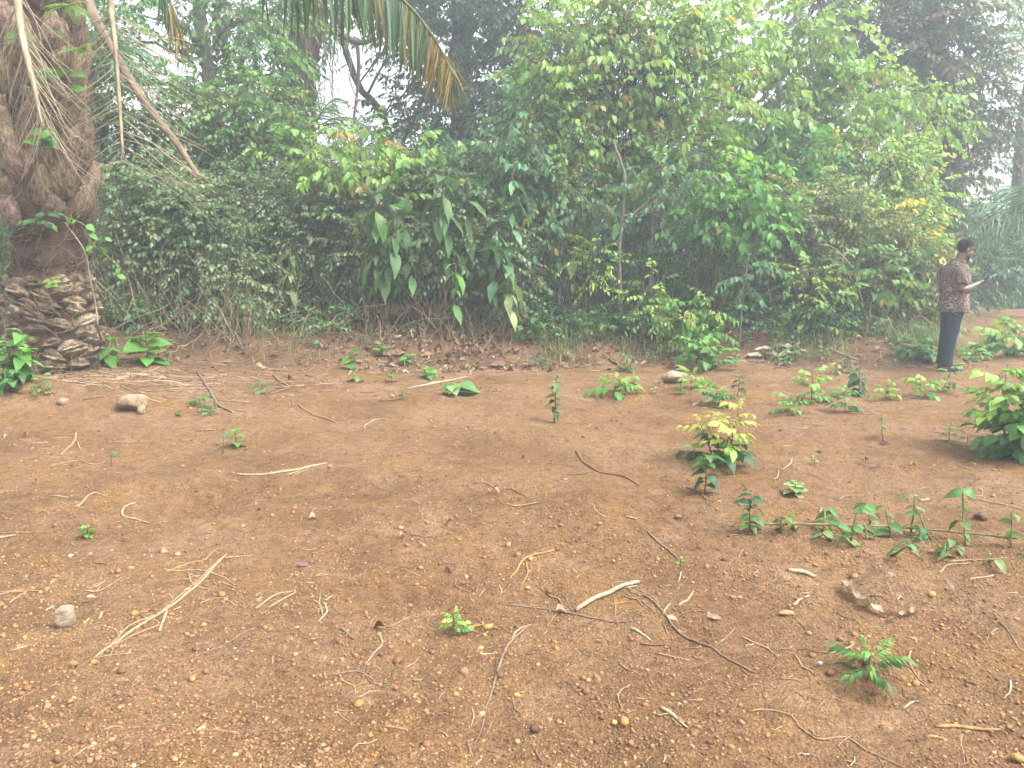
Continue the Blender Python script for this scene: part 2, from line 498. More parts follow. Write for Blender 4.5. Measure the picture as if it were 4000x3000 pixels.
def scatter_sprays(bag, sp, pos, out, scale, pal, flush=None, r=rng, yellow=.015, spread=1.0):
    """put sprays at pos (n,3), growing towards out (n,3); colours are picked from the palette"""
    n = len(pos)
    pal = np.asarray(pal, float)
    el = np.arcsin(np.clip(out[:, 2], -1, 1)) * .8 + (r.random(n) - .5) * .7
    pk = np.abs(el[:, None] - np.array(PITCHES)[None]).argmin(1)
    vk = r.integers(0, 4, n)
    yaw = np.arctan2(out[:, 1], out[:, 0]) + (r.random(n) - .5) * 1.8 * spread
    sc = scale * (.75 + .5 * r.random(n))
    i1, i2 = r.integers(0, len(pal), n), r.integers(0, len(pal), n); f = r.random(n)[:, None]
    c0 = pal[i1] * f + pal[i2] * (1 - f)
    if flush is not None:
        fl, prob = flush; m = r.random(n) < prob; c0[m] = np.asarray(fl) * (.8 + .4 * r.random((m.sum(), 1)))
    for p in range(len(PITCHES)):
        for v in range(4):
            m = np.nonzero((pk == p) & (vk == v))[0]
            if not len(m): continue
            V, F, ids = SPRAYS[sp][p][v]
            c, s = np.cos(yaw[m]) * sc[m], np.sin(yaw[m]) * sc[m]
            X = V[None, :, 0] * c[:, None] - V[None, :, 1] * s[:, None] + pos[m, 0, None]
            Y = V[None, :, 0] * s[:, None] + V[None, :, 1] * c[:, None] + pos[m, 1, None]
            Z = V[None, :, 2] * sc[m][:, None] + pos[m, 2, None]
            W = np.stack([X, Y, Z], -1).reshape(-1, 3)
            nf, nv = len(m), len(V)
            FF = (F[None] + (np.arange(nf) * nv)[:, None, None]).reshape(-1, 3)
            nl = ids.max() + 2
            jit = .72 + .56 * r.random((nf, nl))
            C = c0[m][:, None, :] * jit[:, :, None]
            ye = r.random((nf, nl)) < yellow
            C[ye] = np.array((.30, .24, .05)) * (.6 + .6 * r.random((ye.sum(), 1)))
            C[:, 0] = (.10, .085, .045)
            C = C[:, ids + 1].reshape(-1, 3)
            bag.add(W, FF, C)

def lobe_points(c, rad, n, r=rng, inner=.35, rough=.45):
    d = r.normal(size=(n, 3)); d /= np.linalg.norm(d, axis=1)[:, None]
    k = int(r.integers(1, 9999))
    a = np.arctan2(d[:, 1], d[:, 0]) * 1.6 + 20; b = d[:, 2] * 2.6 + 20
    bump = 1 + rough * 2 * vnoise(a, b, k) * .8 + rough * vnoise(a * 2.4, b * 2.4, k + 1)
    rr = (inner + (1 - inner) * np.sqrt(r.random(n))) * bump
    return np.asarray(c) + d * rr[:, None] * np.asarray(rad), d

def R_(p): return p if not isinstance(p, str) else PAL[p]
PAL = {
    'mid': [(.050, .115, .032), (.070, .145, .040), (.040, .095, .032), (.090, .165, .045)],
    'light': [(.120, .225, .050), (.155, .265, .058), (.095, .190, .045), (.180, .275, .068)],
    'bright': [(.080, .210, .045), (.110, .260, .050), (.060, .165, .040)],
    'olive': [(.115, .155, .060), (.085, .130, .050), (.140, .180, .075), (.065, .105, .042)],
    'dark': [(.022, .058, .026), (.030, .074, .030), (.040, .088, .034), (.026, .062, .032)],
    'cool': [(.045, .110, .050), (.060, .135, .060), (.036, .090, .044), (.075, .150, .065)],
    'rusty': [(.040, .075, .032), (.060, .085, .035), (.085, .090, .045), (.035, .070, .034)],
    'grey': [(.100, .150, .075), (.075, .125, .060), (.125, .170, .090)],
}
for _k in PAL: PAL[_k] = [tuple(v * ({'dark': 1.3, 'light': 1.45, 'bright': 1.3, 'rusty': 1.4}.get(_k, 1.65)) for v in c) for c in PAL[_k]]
BARKS = {'brown': (.075, .052, .036), 'grey': (.16, .145, .12), 'tan': (.27, .21, .13), 'dark': (.045, .036, .028), 'green': (.085, .10, .05)}

# ================================================================== the ground
def spaced(stops):
    out = [stops[0][0]]
    for (a, _), (b, st) in zip(stops, stops[1:]):
        k = max(1, int(round((b - a) / st))); out += list(np.linspace(a, b, k + 1)[1:])
    return np.array(out)
gx = spaced([(-400, 0), (-60, 60), (-20, 4), (-9, .5), (-7, .06), (7, .035), (9.5, .08), (20, .5), (60, 4), (400, 60)])
gy = spaced([(-60, 0), (-6, 10), (1.4, .6), (5, .022), (9, .036), (14, .06), (24, .25), (60, 2), (500, 60)])
GX, GY = np.meshgrid(gx, gy)
GZ = height(GX.ravel(), GY.ravel()).reshape(GX.shape)
def height(x, y):                                            # from here on: the height of the built sheet itself
    x = np.asarray(x, float); y = np.asarray(y, float)
    i = np.clip(np.searchsorted(gx, x) - 1, 0, len(gx) - 2); j = np.clip(np.searchsorted(gy, y) - 1, 0, len(gy) - 2)
    u = (x - gx[i]) / (gx[i + 1] - gx[i]); v = (y - gy[j]) / (gy[j + 1] - gy[j])
    return (GZ[j, i] * (1 - u) + GZ[j, i + 1] * u) * (1 - v) + (GZ[j + 1, i] * (1 - u) + GZ[j + 1, i + 1] * u) * v
_c, _r = len(gx), len(gy)
_i = (np.arange(_r - 1)[:, None] * _c + np.arange(_c - 1)[None]).ravel()
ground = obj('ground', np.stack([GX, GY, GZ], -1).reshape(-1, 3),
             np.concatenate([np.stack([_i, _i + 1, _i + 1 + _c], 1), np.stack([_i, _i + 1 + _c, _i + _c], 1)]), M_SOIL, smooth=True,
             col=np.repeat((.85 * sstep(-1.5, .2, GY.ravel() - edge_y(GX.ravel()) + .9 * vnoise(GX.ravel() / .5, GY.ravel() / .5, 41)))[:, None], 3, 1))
tag(ground, 'bare reddish brown laterite soil of the clearing', kind='structure')

def in_view(x, y, m=1.08): return np.abs(x) < (2000 / FOCAL * m) * (y * 1.02 + .2)

# ------------------------------------------------------------------ loose gravel
def ico():
    g = (1 + 5 ** .5) / 2
    V = np.array([(-1, g, 0), (1, g, 0), (-1, -g, 0), (1, -g, 0), (0, -1, g), (0, 1, g), (0, -1, -g), (0, 1, -g), (g, 0, -1), (g, 0, 1), (-g, 0, -1), (-g, 0, 1)], float)
    F = np.array([(0, 11, 5), (0, 5, 1), (0, 1, 7), (0, 7, 10), (0, 10, 11), (1, 5, 9), (5, 11, 4), (11, 10, 2), (10, 7, 6), (7, 1, 8), (3, 9, 4), (3, 4, 2), (3, 2, 6), (3, 6, 8), (3, 8, 9), (4, 9, 5), (2, 4, 11), (6, 2, 10), (8, 6, 7), (9, 8, 1)])
    return V / np.linalg.norm(V[0]), F
ICO_V, ICO_F = ico()
OCT_V = np.array([(1, 0, 0), (0, 1, 0), (-1, 0, 0), (0, -1, 0), (0, 0, 1), (0, 0, -1)], float)
OCT_F = np.array([(0, 1, 4), (1, 2, 4), (2, 3, 4), (3, 0, 4), (1, 0, 5), (2, 1, 5), (3, 2, 5), (0, 3, 5)])
PEB = np.array([(.34, .20, .070), (.30, .17, .065), (.26, .14, .066), (.215, .12, .065), (.18, .10, .056), (.37, .235, .10), (.25, .12, .062), (.24, .145, .082), (.16, .09, .052)])
CRUMB = np.array([(.12, .068, .036), (.15, .086, .045), (.18, .105, .056), (.21, .125, .066), (.23, .13, .055), (.10, .056, .031)])
def gravel(n, ylo, yhi, size, tmplV, tmplF, power, bag, crumb=False):
    y = ylo + (yhi - ylo) * rng.random(n * 3) ** power
    x = (rng.random(n * 3) * 2 - 1) * (2000 / FOCAL * 1.08) * (y * 1.02 + .25)
    dens = .42 + 1.5 * vnoise(x / .55, y / .5, 21) + .9 * vnoise(x / .16, y / .15, 22) + .40 * np.exp(-((y - 2.2) / .9) ** 2) * sstep(1.8, -1.2, x)
    dens = dens * (1 - .75 * sstep(-1.0, -.4, y - edge_y(x)))
    if crumb: dens = .5 + .6 * vnoise(x / .3, y / .3, 23)
    k = rng.random(n * 3) < dens
    x, y = x[k][:n], y[k][:n]; n = len(x)
    z = height(x, y)
    s = size * np.exp(rng.normal(0, .45, n))
    sx, sy, sz = s * (.8 + .5 * rng.random(n)), s * (.7 + .5 * rng.random(n)), s * (.5 + .35 * rng.random(n))
    a = rng.random(n) * 6.28
    T = tmplV[None] * (1 + .34 * (rng.random((n, len(tmplV), 1)) - .5)) * np.stack([sx, sy, sz], 1)[:, None, :]
    W = np.stack([T[..., 0] * np.cos(a)[:, None] - T[..., 1] * np.sin(a)[:, None] + x[:, None],
                  T[..., 0] * np.sin(a)[:, None] + T[..., 1] * np.cos(a)[:, None] + y[:, None], T[..., 2] + (z + sz * .25)[:, None]], -1)
    och = np.clip(.5 + 2.0 * vnoise(x / .8, y / .8, 31) + .25 * sstep(3.5, 2.2, y), 0, 1)
    i = np.where(rng.random(n) < och * .55, rng.integers(0, 3, n), rng.integers(2, len(PEB), n))
    C = PEB[i] * (.62 + .42 * rng.random((n, 1)))
    if crumb: C = CRUMB[rng.integers(0, 6, n)] * (1.05 + .5 * rng.random((n, 1)))
    else: C[rng.random(n) < .0025] = (.5, .45, .36)
    bag.add(W.reshape(-1, 3), (tmplF[None] + (np.arange(n) * len(tmplV))[:, None, None]).reshape(-1, 3), np.repeat(C, len(tmplV), 0))
_b = Bag(); gravel(8000, 1.9, 4.0, .0046, ICO_V, ICO_F, 1.5, _b); gravel(14000, 1.9, 10.5, .0038, OCT_V, OCT_F, 1.5, _b); gravel(46000, 1.9, 8.0, .0030, OCT_V, OCT_F, 1.5, _b, crumb=True); gravel(18000, 3.5, 12.0, .0056, OCT_V, OCT_F, 1.0, _b, crumb=True)
tag(_b.obj('gravel', M_GRAVEL), 'loose ochre and brown laterite gravel strewn over the soil', 'gravel', kind='stuff')


# ================================================================== trees, shrubs and thickets
def xat(px, Y): return (px - 2000.0) / FOCAL * Y * (CP + (1500 - 1150) / FOCAL * SP) ** -1

def crown_bag(lobes, Y, sp, pal, cover, scale, flush=None, yellow=.015, inner=.35, rough=.45, bag=None, depth=.8, r=rng):
    bag = bag or Bag(); centres = []; tips = []
    q = SPECIES[sp]; la = q['n'] * q['L'] ** 2 * q['w'] * .55 * scale ** 2
    for lb in lobes:
        px, py, rx, ry = lb[:4]; dY = lb[4] if len(lb) > 4 else 0; k = lb[5] if len(lb) > 5 else 1.0
        c = at(px, py, Y + dY); m = (Y + dY) / FOCAL
        rad = np.array((rx * m, max(.25, depth * .5 * (rx + ry) * m), ry * m))
        n = max(3, int(k * cover * math.pi * rad[0] * rad[2] / la))
        P, d = lobe_points(c, rad, n, r, inner, rough)
        g = height(P[:, 0], P[:, 1]) + .08; P[:, 2] = np.maximum(P[:, 2], g + .1 * r.random(n))
        scatter_sprays(bag, sp, P, d, scale, R_(pal), flush, r, yellow)
        centres.append(c); tips.append(P)
    return bag, centres, tips

def branches(bag, base, centres, tips, r0, bark, frac=.25, r=rng, k=6, twig=.006, sides=5):
    c = np.array(BARKS[bark] if isinstance(bark, str) else bark)
    for ce, tp in zip(centres, tips):
        mid = base + (ce - base) * (.35, .35, .55) + (r.random(3) - .5) * .25
        P = catmull(np.array([base, mid, ce]), 4); P[1:-1] += (r.random((len(P) - 2, 3)) - .5) * .06
        V, F = tube(P, [r0, r0 * .7, r0 * .3], sides); bag.add(V, F, c * (.8 + .4 * r.random()))
        sel = tp[r.random(len(tp)) < frac]
        for q in sel:
            s = P[r.integers(len(P) // 2, len(P))]
            V, F = tube(bend(s, q, -.06, 4, .10), [twig, twig * .4], 3, cap=False); bag.add(V, F, c * (.7 + .6 * r.random()))

def stems(bag, n, xlo, xhi, Y, hlo, hhi, lean, rad, bark, r=rng, dY=.6, sag=.1):
    """loose upright or leaning stems from the ground between picture columns xlo and xhi"""
    c = np.array(BARKS[bark] if isinstance(bark, str) else bark)
    for _ in range(n):
        y = Y + (r.random() - .5) * 2 * dY; x = xat(r.uniform(xlo, xhi), y); h = r.uniform(hlo, hhi)
        a = np.array((x, y, H(x, y) - .02)); b = a + (r.normal() * lean * h, r.normal() * lean * h * .6, h)
        V, F = tube(bend(a, b, (r.random() - .5) * 2 * sag, 6, .08), [rad * (.6 + .8 * r.random()), rad * .35], 4, cap=False); bag.add(V, F, c * (.6 + .8 * r.random()))

def shrub(name, label, cat, bx, Y, lobes, sp, pal, cover=3.2, scale=1.0, bark='brown', r0=.025, flush=None, group=None, yellow=.015, loose=None, frac=.25, inner=.35, rough=.45, trunk=None, depth=.8, twig=.006):
    x = xat(bx, Y); base = np.array((x, Y, H(x, Y)))
    e = empty(name, base, label, cat, group)
    bag, ce, tp = crown_bag(lobes, Y, sp, pal, cover, scale, flush, yellow, inner, rough, depth=depth)
    bag.obj('crown', M_LEAF, e)
    sb = Bag()
    if trunk:
        P = catmull(np.array([base - (0, 0, .05)] + [at(px, py, Y + (d[0] if d else 0)) for px, py, *d in trunk]), 5); P[1:-1] += (rng.random((len(P) - 2, 3)) - .5) * r0 * .6
        V, F = tube(P, [r0 * 1.25, r0, r0 * .85, r0 * .6], 9, jitter=.12); sb.add(V, F, np.array(BARKS[bark]))
        hub = P[int(len(P) * .6)]
        branches(sb, hub, ce, tp, r0 * .45, bark, frac, twig=twig)
    else:
        branches(sb, base - (0, 0, .03), ce, tp, r0, bark, frac, twig=twig)
    if loose: 
        for l in loose: stems(sb, *l)
    sb.obj('trunk' if trunk else 'stems', M_BARK, e, smooth=True)
    return e

# ---- far wood behind everything, one mass, only up to where the sky shows between the trunks
_f = Bag(); _t = Bag()
for k in range(46):
    px = -300 + 4700 * (k + rng.random()) / 46; Y = rng.uniform(24, 36)
    top = np.interp(px, [-300, 300, 600, 1000, 1300, 1500, 1900, 2100, 3000, 3200, 3700, 3800, 4400], [100, 300, 520, 520, 560, 560, 540, 250, 250, 620, 760, 820, 700]) + rng.uniform(-60, 90)
    crown_bag([(px, (top + 1000) / 2, 190, (1000 - top) / 2 * .95)], Y, 'far', 'dark', .9, 1.9, bag=_f, rough=.6)
    a = at(px, 1040, Y); V, F = tube(bend(a - (0, 0, .8), at(px + rng.uniform(-60, 60), top, Y), 0, 5, .03), [.14, .08], 5); _f.add(V, F, (.05, .045, .035))
tag(_f.obj('far_wood', M_LEAF), 'dim far wood seen between the trunks of the forest edge', 'forest', kind='stuff')

# ---- undergrowth that closes the view under the crowns, a mass of dark leaves and stems
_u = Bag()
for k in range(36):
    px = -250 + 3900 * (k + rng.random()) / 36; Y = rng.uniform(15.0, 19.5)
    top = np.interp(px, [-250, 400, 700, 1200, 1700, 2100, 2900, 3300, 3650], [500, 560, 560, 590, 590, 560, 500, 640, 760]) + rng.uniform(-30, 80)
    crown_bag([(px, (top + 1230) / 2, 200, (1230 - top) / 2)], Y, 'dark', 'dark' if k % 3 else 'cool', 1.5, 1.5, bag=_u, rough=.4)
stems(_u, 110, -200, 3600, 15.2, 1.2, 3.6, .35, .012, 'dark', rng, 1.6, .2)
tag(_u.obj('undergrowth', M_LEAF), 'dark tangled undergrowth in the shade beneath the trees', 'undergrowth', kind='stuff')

# ---- tall trees at the back
def tall_tree(label, Y, trunk, r0, lobes, sp, pal, cover=2.0, scale=1.5, bark='brown', flush=None, yellow=.01, limbs=(), lianas=0, name='tall_tree', frac=.12, rough=.5):
    x0 = trunk[0][0]; base = at(x0, trunk[0][1], Y); base[2] = H(base[0], Y)
    e = empty(name, base, label, 'tree')
    tb = Bag(); c = np.array(BARKS[bark])
    P = catmull(np.array([base - (0, 0, .1)] + [at(px, py, Y) for px, py in trunk[1:]]), 6); P[1:-1] += (rng.random((len(P) - 2, 3)) - .5) * r0 * .35
    V, F = tube(P, [r0 * 1.25, r0, r0 * .9, r0 * .7], 12, jitter=.14); tb.add(V, F, c)
    for lm in limbs:
        Q = catmull(np.array([at(px, py, Y + d) for px, py, d in lm[0]]), 5); V, F = tube(Q, [lm[1], lm[1] * .5], 7, jitter=.15); tb.add(V, F, c * (.8 + .5 * rng.random()))
    bag, ce, tp = crown_bag(lobes, Y, sp, pal, cover, scale, flush, yellow, .3, rough)
    for cen, t in zip(ce, tp):
        s = P[np.argmin(np.linalg.norm(P - (cen - (0, 0, .6)), axis=1))]
        Q = bend(s, cen, -.08, 7, .10); V, F = tube(Q, [r0 * .28, .02], 6); tb.add(V, F, c * (.7 + .5 * rng.random()))
        for q in t[rng.random(len(t)) < frac]:
            V, F = tube(bend(Q[rng.integers(2, 7)], q, -.05, 4, .12), [.016, .005], 3, cap=False); tb.add(V, F, c * (.6 + .6 * rng.random()))
    tb.obj('trunk', M_BARK, e, smooth=True)
    bag.obj('crown', M_LEAF, e)
    if lianas:
        lb = Bag()
        for _ in range(lianas):
            i = rng.integers(len(P) // 3, len(P)); a = P[i] + (rng.normal() * .5, rng.normal() * .3 - r0, 0); L = rng.uniform(.8, 3.2)
            V, F = tube(bend(a, a + (rng.normal() * .3, rng.normal() * .2, -L), 0, 6, .10), [.010, .006], 4, cap=False); lb.add(V, F, np.array((.15, .12, .085)) * (.5 + rng.random()))
        tag(lb.obj('lianas', M_BARK, e), kind='stuff')
    return e

tall_tree('slender grey trunked tree behind the dead palm fronds', 15.5, [(868, 1150), (845, 500), (822, 330), (795, 150), (770, -60), (750, -300)], .14,
          [(560, 60, 170, 110), (760, -40, 260, 100), (1010, 70, 190, 130), (980, 260, 150, 110), (640, 330, 110, 70, 0, .6), (900, 420, 160, 90), (450, 200, 110, 120, 1)], 'dark', 'mid', 2.5, 1.35, 'grey',
          limbs=[([(812, 290, 0), (740, 130, .2), (640, 40, .4), (560, -40, .6)], .07), ([(830, 400, 0), (700, 330, .2), (520, 330, .5), (300, 300, .8)], .05), ([(905, 330, .1), (870, 150, .1), (835, -20, .2)], .09)], lianas=14)
tall_tree('leaning brown trunk hung with creepers left of the dark tree', 17.5, [(1155, 1120), (1165, 420), (1185, 240), (1190, 80), (1185, -120), (1180, -350)], .33,
          [(1060, 180, 110, 150, -.4), (1120, 20, 190, 110), (1340, 0, 150, 70), (1010, 330, 110, 100, -.6), (1290, 110, 80, 60, 0, .6)], 'dark', 'mid', 2.6, 1.35, 'brown',
          limbs=[([(1195, 40, 0), (1290, 110, -.3), (1400, 165, -.5), (1470, 150, -.6)], .09), ([(1180, 200, 0), (1060, 110, .2), (960, 60, .3)], .07), ([(1395, 150, 0), (1400, 300, 0), (1375, 520, 0)], .05)], lianas=60)
tall_tree('large dark leaved tree left of the tall light green bush', 19.0, [(1830, 1100), (1820, 560), (1790, 330), (1800, 100), (1830, -150), (1840, -500)], .26,
          [(1640, 190, 120, 90, 0, .6), (1800, 80, 210, 130), (2010, 60, 190, 150), (1930, 330, 210, 150), (1760, 420, 190, 110), (1600, 480, 150, 80, 0, .75), (2050, 480, 160, 110), (1560, 60, 110, 80, .5), (1800, -110, 350, 130), (1880, 540, 230, 70), (2180, 200, 120, 220)], 'dark', 'dark', 3.4, 1.45, 'dark',
          limbs=[([(1810, 480, 0), (1700, 330, .2), (1590, 210, .4)], .08), ([(1790, 300, 0), (1900, 180, -.3), (2010, 60, -.6)], .08)], lianas=12)
tall_tree('huge dark tree with rusty flushes above the pale thicket', 19.5, [(3700, 1080), (3705, 760), (3690, 500), (3650, 250), (3620, 0), (3600, -400)], .34,
          [(3380, 60, 220, 130), (3620, 90, 210, 140), (3600, 330, 170, 140), (3780, 250, 150, 170), (3420, 240, 160, 70, 0, .55), (3280, 130, 120, 80, .3, .6), (3780, 480, 160, 120), (3560, 470, 120, 80, 0, .8), (3500, -110, 450, 130), (3880, 420, 110, 90), (3650, 640, 110, 120, .2), (3840, 620, 70, 80, .3, .8), (3170, 20, 110, 90), (3660, 200, 130, 160, -.7), (3700, 480, 110, 130, -.7), (3720, 720, 90, 90, -.6, .7), (3480, 160, 200, 120, -.5, .8)], 'dark', 'rusty', 3.0, 1.5, 'brown',
          flush=((.17, .085, .06), .05), limbs=[([(3680, 430, 0), (3560, 300, -.3), (3400, 260, -.5), (3260, 270, -.6)], .10), ([(3660, 300, 0), (3800, 200, .2), (3900, 100, .4)], .08), ([(3700, 620, .1), (3760, 480, .2), (3830, 350, .3)], .08)], lianas=45)
tall_tree('pale feathery tree in the bright corner at the top right', 24.0, [(4080, 1060), (4070, 700), (4040, 300), (4020, -100), (4000, -400)], .2,
          [(3930, 60, 110, 50, 0, .8), (4020, 10, 120, 50), (3880, -40, 130, 70), (3960, 520, 90, 110, 0, .7), (4000, 380, 70, 80, 0, .6), (4050, 640, 110, 90)], 'far', 'cool', 1.3, 1.1, 'grey', rough=.6)
tall_tree('dark leafless looking trunk in the sky gap behind the green frond', 21.0, [(1600, 1080), (1520, 520), (1400, 330), (1330, 100), (1300, -200)], .09,
          [(1450, -40, 160, 60), (1560, 330, 80, 90, 0, .6), (1480, 520, 110, 60, 0, .7), (1560, 130, 80, 80, 0, .5), (1400, 230, 60, 90, 0, .25), (1640, 330, 70, 140, 0, .7)], 'dark', 'dark', 2.0, 1.3, 'dark', limbs=[([(1550, 600, 0), (1640, 420, .2), (1700, 250, .2)], .06), ([(1430, 380, 0), (1500, 250, .1), (1590, 160, .1)], .04)])

# ---- middle storey
shrub('light_bush', 'tall light yellow green bush with thin forked stems in the middle', 'shrub', 2420, 13.6,
      [(2290, 150, 190, 130, 0, 1), (2560, 110, 210, 130), (2420, 330, 260, 150), (2200, 390, 170, 150), (2680, 330, 200, 170), (2330, 560, 240, 130), (2640, 540, 230, 120), (2450, 30, 160, 80), (2770, 160, 150, 120), (2150, 230, 110, 110, .2, .8), (2520, 690, 230, 80, 0, .8)],
      'ovate', 'light', 3.2, 1.05, 'brown', .03, flush=((.30, .27, .07), .10), yellow=.02, trunk=[(2432, 900), (2430, 760), (2460, 600), (2470, 350)], frac=.35, twig=.010)
shrub('climber_bush', 'light green climber covered shrub with hanging heart shaped leaves, below the dark rusty tree', 'shrub', 3080, 15.2,
      [(2930, 120, 160, 130), (3070, 260, 180, 140), (3180, 140, 70, 150, -.2, 1.3), (3290, 60, 60, 100, -.2, 1.2), (3000, 430, 200, 130), (3230, 420, 190, 130), (3400, 380, 110, 90), (3110, 560, 190, 90, 0, .8), (3580, 470, 120, 70, 0, .9), (3330, 290, 60, 90, -.3, 1.1)],
      'climb', 'light', 3.0, .95, 'tan', .03, flush=((.20, .30, .08), .12), frac=.2)
shrub('yellowish_shrub', 'yellowish green shrub top standing over the pale thicket', 'shrub', 3450, 14.2, [(3380, 690, 160, 100), (3530, 660, 120, 90), (3470, 600, 130, 60), (3600, 790, 100, 100), (3380, 800, 130, 80), (3520, 860, 120, 90)], 'mid', 'light', 2.6, 1.15, 'brown', .02, flush=((.32, .28, .07), .10), frac=.2)
shrub('high_shrub', 'light green shrub with a flat sunlit crown above the yellowish one', 'shrub', 3320, 15.8, [(3480, 350, 150, 50), (3640, 390, 130, 50), (3370, 480, 150, 50), (3640, 480, 120, 45), (3250, 500, 110, 70)], 'ovate', 'light', 2.2, 1.0, 'tan', .025, flush=((.26, .30, .07), .15))
shrub('round_bush', 'rounded bright green bush under the climber covered shrub', 'shrub', 3060, 14.4, [(3030, 560, 160, 90), (2950, 690, 150, 100), (3130, 620, 130, 90), (3060, 760, 160, 90)], 'broad', 'bright', 2.4, .8, 'brown', .025)
shrub('left_bush', 'broad rounded bush right of the dead fronds with yellow tinged tips', 'shrub', 960, 13.8, [(880, 380, 170, 100), (1040, 440, 120, 100), (760, 480, 170, 110), (920, 540, 220, 110), (680, 620, 150, 100), (1080, 600, 150, 100)], 'mid', 'mid', 2.8, 1.15, 'tan', .02, flush=((.20, .25, .07), .14), yellow=.03, loose=[(14, 700, 1150, 13.6, 1.0, 2.4, .25, .010, 'tan')])
shrub('drooping_shrub', 'light shrub with long arching twigs and drooping oval leaves left of the dark tree foot', 'shrub', 1420, 12.7, [(1250, 560, 110, 60), (1420, 540, 110, 50), (1560, 560, 90, 50), (1330, 660, 160, 70), (1560, 680, 140, 80), (1180, 640, 90, 70), (1440, 770, 160, 70)], 'broad', 'light', 2.0, .72, 'tan', .016, flush=((.32, .20, .07), .06), yellow=.04, frac=.35)
shrub('wall_bush', 'dense mid green bush right of the drooping light shrub', 'shrub', 1960, 12.9, [(1960, 600, 170, 110), (2080, 480, 130, 120), (1900, 740, 180, 110), (2050, 730, 150, 130), (2120, 900, 110, 150, .4), (1990, 900, 130, 120), (1820, 640, 110, 80), (2060, 1080, 90, 100, .2), (2100, 1230, 90, 60, -.2, .7), (1960, 1050, 120, 90, .5)], 'ovate', 'cool', 2.8, .95, 'tan', .02, flush=((.18, .27, .07), .08), yellow=.03)
shrub('small_leaf_thicket', 'low mass of fine leaved climbers over brush, between the palm and the big leaved plants', 'thicket', 1150, 12.9, [(1180, 760, 200, 90), (1420, 830, 220, 90), (1000, 850, 190, 120), (1240, 930, 210, 120), (1060, 1040, 170, 140), (1290, 1100, 150, 120), (1640, 830, 190, 80), (830, 760, 160, 110), (1560, 740, 170, 60), (1120, 1210, 150, 80, -.2), (1340, 1200, 120, 60, .2), (1450, 960, 200, 90, .2), (1700, 950, 200, 100, .5), (1450, 640, 190, 60, .4), (1730, 690, 150, 80)], 'small', 'grey', 4.2, 1.0, 'tan', .010, yellow=.03, frac=.12,
      loose=[(60, 850, 1450, 12.4, .5, 1.5, .5, .006, 'tan', rng, .5, .3), (30, 1000, 1900, 12.8, .6, 1.6, .5, .006, 'tan', rng, .6, .3)])
shrub('palm_side_thicket', 'tangled thicket with many dry tan stems just right of the palm trunk', 'thicket', 620, 11.6, [(520, 720, 150, 100), (480, 880, 120, 120), (660, 820, 150, 130), (600, 1030, 150, 120), (780, 980, 150, 140), (740, 1150, 150, 110), (530, 1190, 120, 90, .2, .6), (900, 1120, 130, 140), (860, 1270, 110, 70)], 'small', 'grey', 3.8, 1.0, 'tan', .010, yellow=.03, frac=.12,
      loose=[(110, 440, 980, 11.3, .4, 1.5, .45, .006, 'tan', rng, .5, .3), (60, 480, 950, 11.2, .3, 1.2, .8, .006, 'tan', rng, .4, .3)])
shrub('arching_herb', 'dark arching stems with rows of paired leaves in the palm side thicket', 'shrub', 840, 11.4, [(800, 790, 80, 60), (900, 880, 70, 40), (760, 880, 70, 60), (650, 940, 60, 50)], 'broad', 'dark', 2.2, .55, 'green', .012, frac=.5)
shrub('hollow_tree', 'small tree with a thin straight trunk in the dark hollow', 'tree', 2430, 12.4, [(2330, 830, 130, 70, 0, .7), (2520, 800, 140, 70, 0, .8), (2620, 720, 120, 90, 0, .8), (2240, 740, 120, 80, 0, .7)], 'ovate', 'cool', 1.6, .9, 'grey', .035, trunk=[(2425, 1150), (2418, 1000), (2428, 860), (2440, 700), (2400, 560)], frac=.35, yellow=.03)
shrub('thin_sapling', 'thin grey stemmed sapling at the left side of the dark hollow', 'tree', 2180, 12.9, [(2200, 700, 110, 70), (2150, 790, 90, 70, 0, .7)], 'mid', 'mid', 2.0, 1.0, 'grey', .028, trunk=[(2188, 1060), (2195, 900), (2200, 720)], frac=.3)
shrub('forked_sapling', 'forked slender sapling at the right side of the dark hollow', 'tree', 2550, 12.9, [(2600, 640, 110, 60), (2680, 790, 90, 60, .3, .7)], 'mid', 'cool', 1.8, 1.0, 'grey', .028, trunk=[(2545, 1050), (2548, 900), (2560, 760)], frac=.3)
shrub('glossy_shrub', 'glossy bright green broad leaved shrub overhanging the hollow', 'shrub', 2790, 12.3, [(2870, 730, 150, 80), (2990, 780, 100, 90), (2700, 880, 130, 40), (2830, 850, 170, 70), (2960, 890, 110, 80), (2780, 790, 110, 60)], 'broad', 'bright', 2.6, .68, 'brown', .03, frac=.35)
shrub('hollow_brush', 'shaded brush of cool green leaves below the glossy shrub', 'shrub', 2800, 13.2, [(2700, 1000, 160, 100), (2900, 1040, 150, 110), (2760, 1140, 160, 90), (2960, 1180, 130, 80), (2560, 1140, 110, 90, 0, .6), (2330, 1130, 120, 80, 0, .4)], 'mid', 'cool', 2.2, 1.0, 'brown', .014,
      loose=[(60, 2080, 2750, 13.0, .8, 2.4, .28, .008, 'brown', rng, .6, .3), (60, 2100, 2700, 12.7, .5, 1.9, .6, .005, 'grey', rng, .4, .35)])
shrub('pale_thicket', 'wide pale olive thicket of small leaves behind the man', 'thicket', 3350, 12.9, [(3150, 830, 160, 110), (3330, 870, 180, 110), (3500, 960, 150, 120), (3220, 1010, 180, 120), (3420, 1090, 180, 120), (3580, 1120, 110, 120), (3280, 1170, 180, 90), (3120, 1100, 120, 120), (3610, 1010, 90, 90), (3480, 1230, 150, 80)], 'small', 'olive', 4.0, 1.1, 'tan', .014, flush=((.32, .28, .08), .05), yellow=.05, frac=.2,
      loose=[(70, 3050, 3620, 12.5, .5, 1.6, .5, .008, 'tan', rng, .5, .3)])
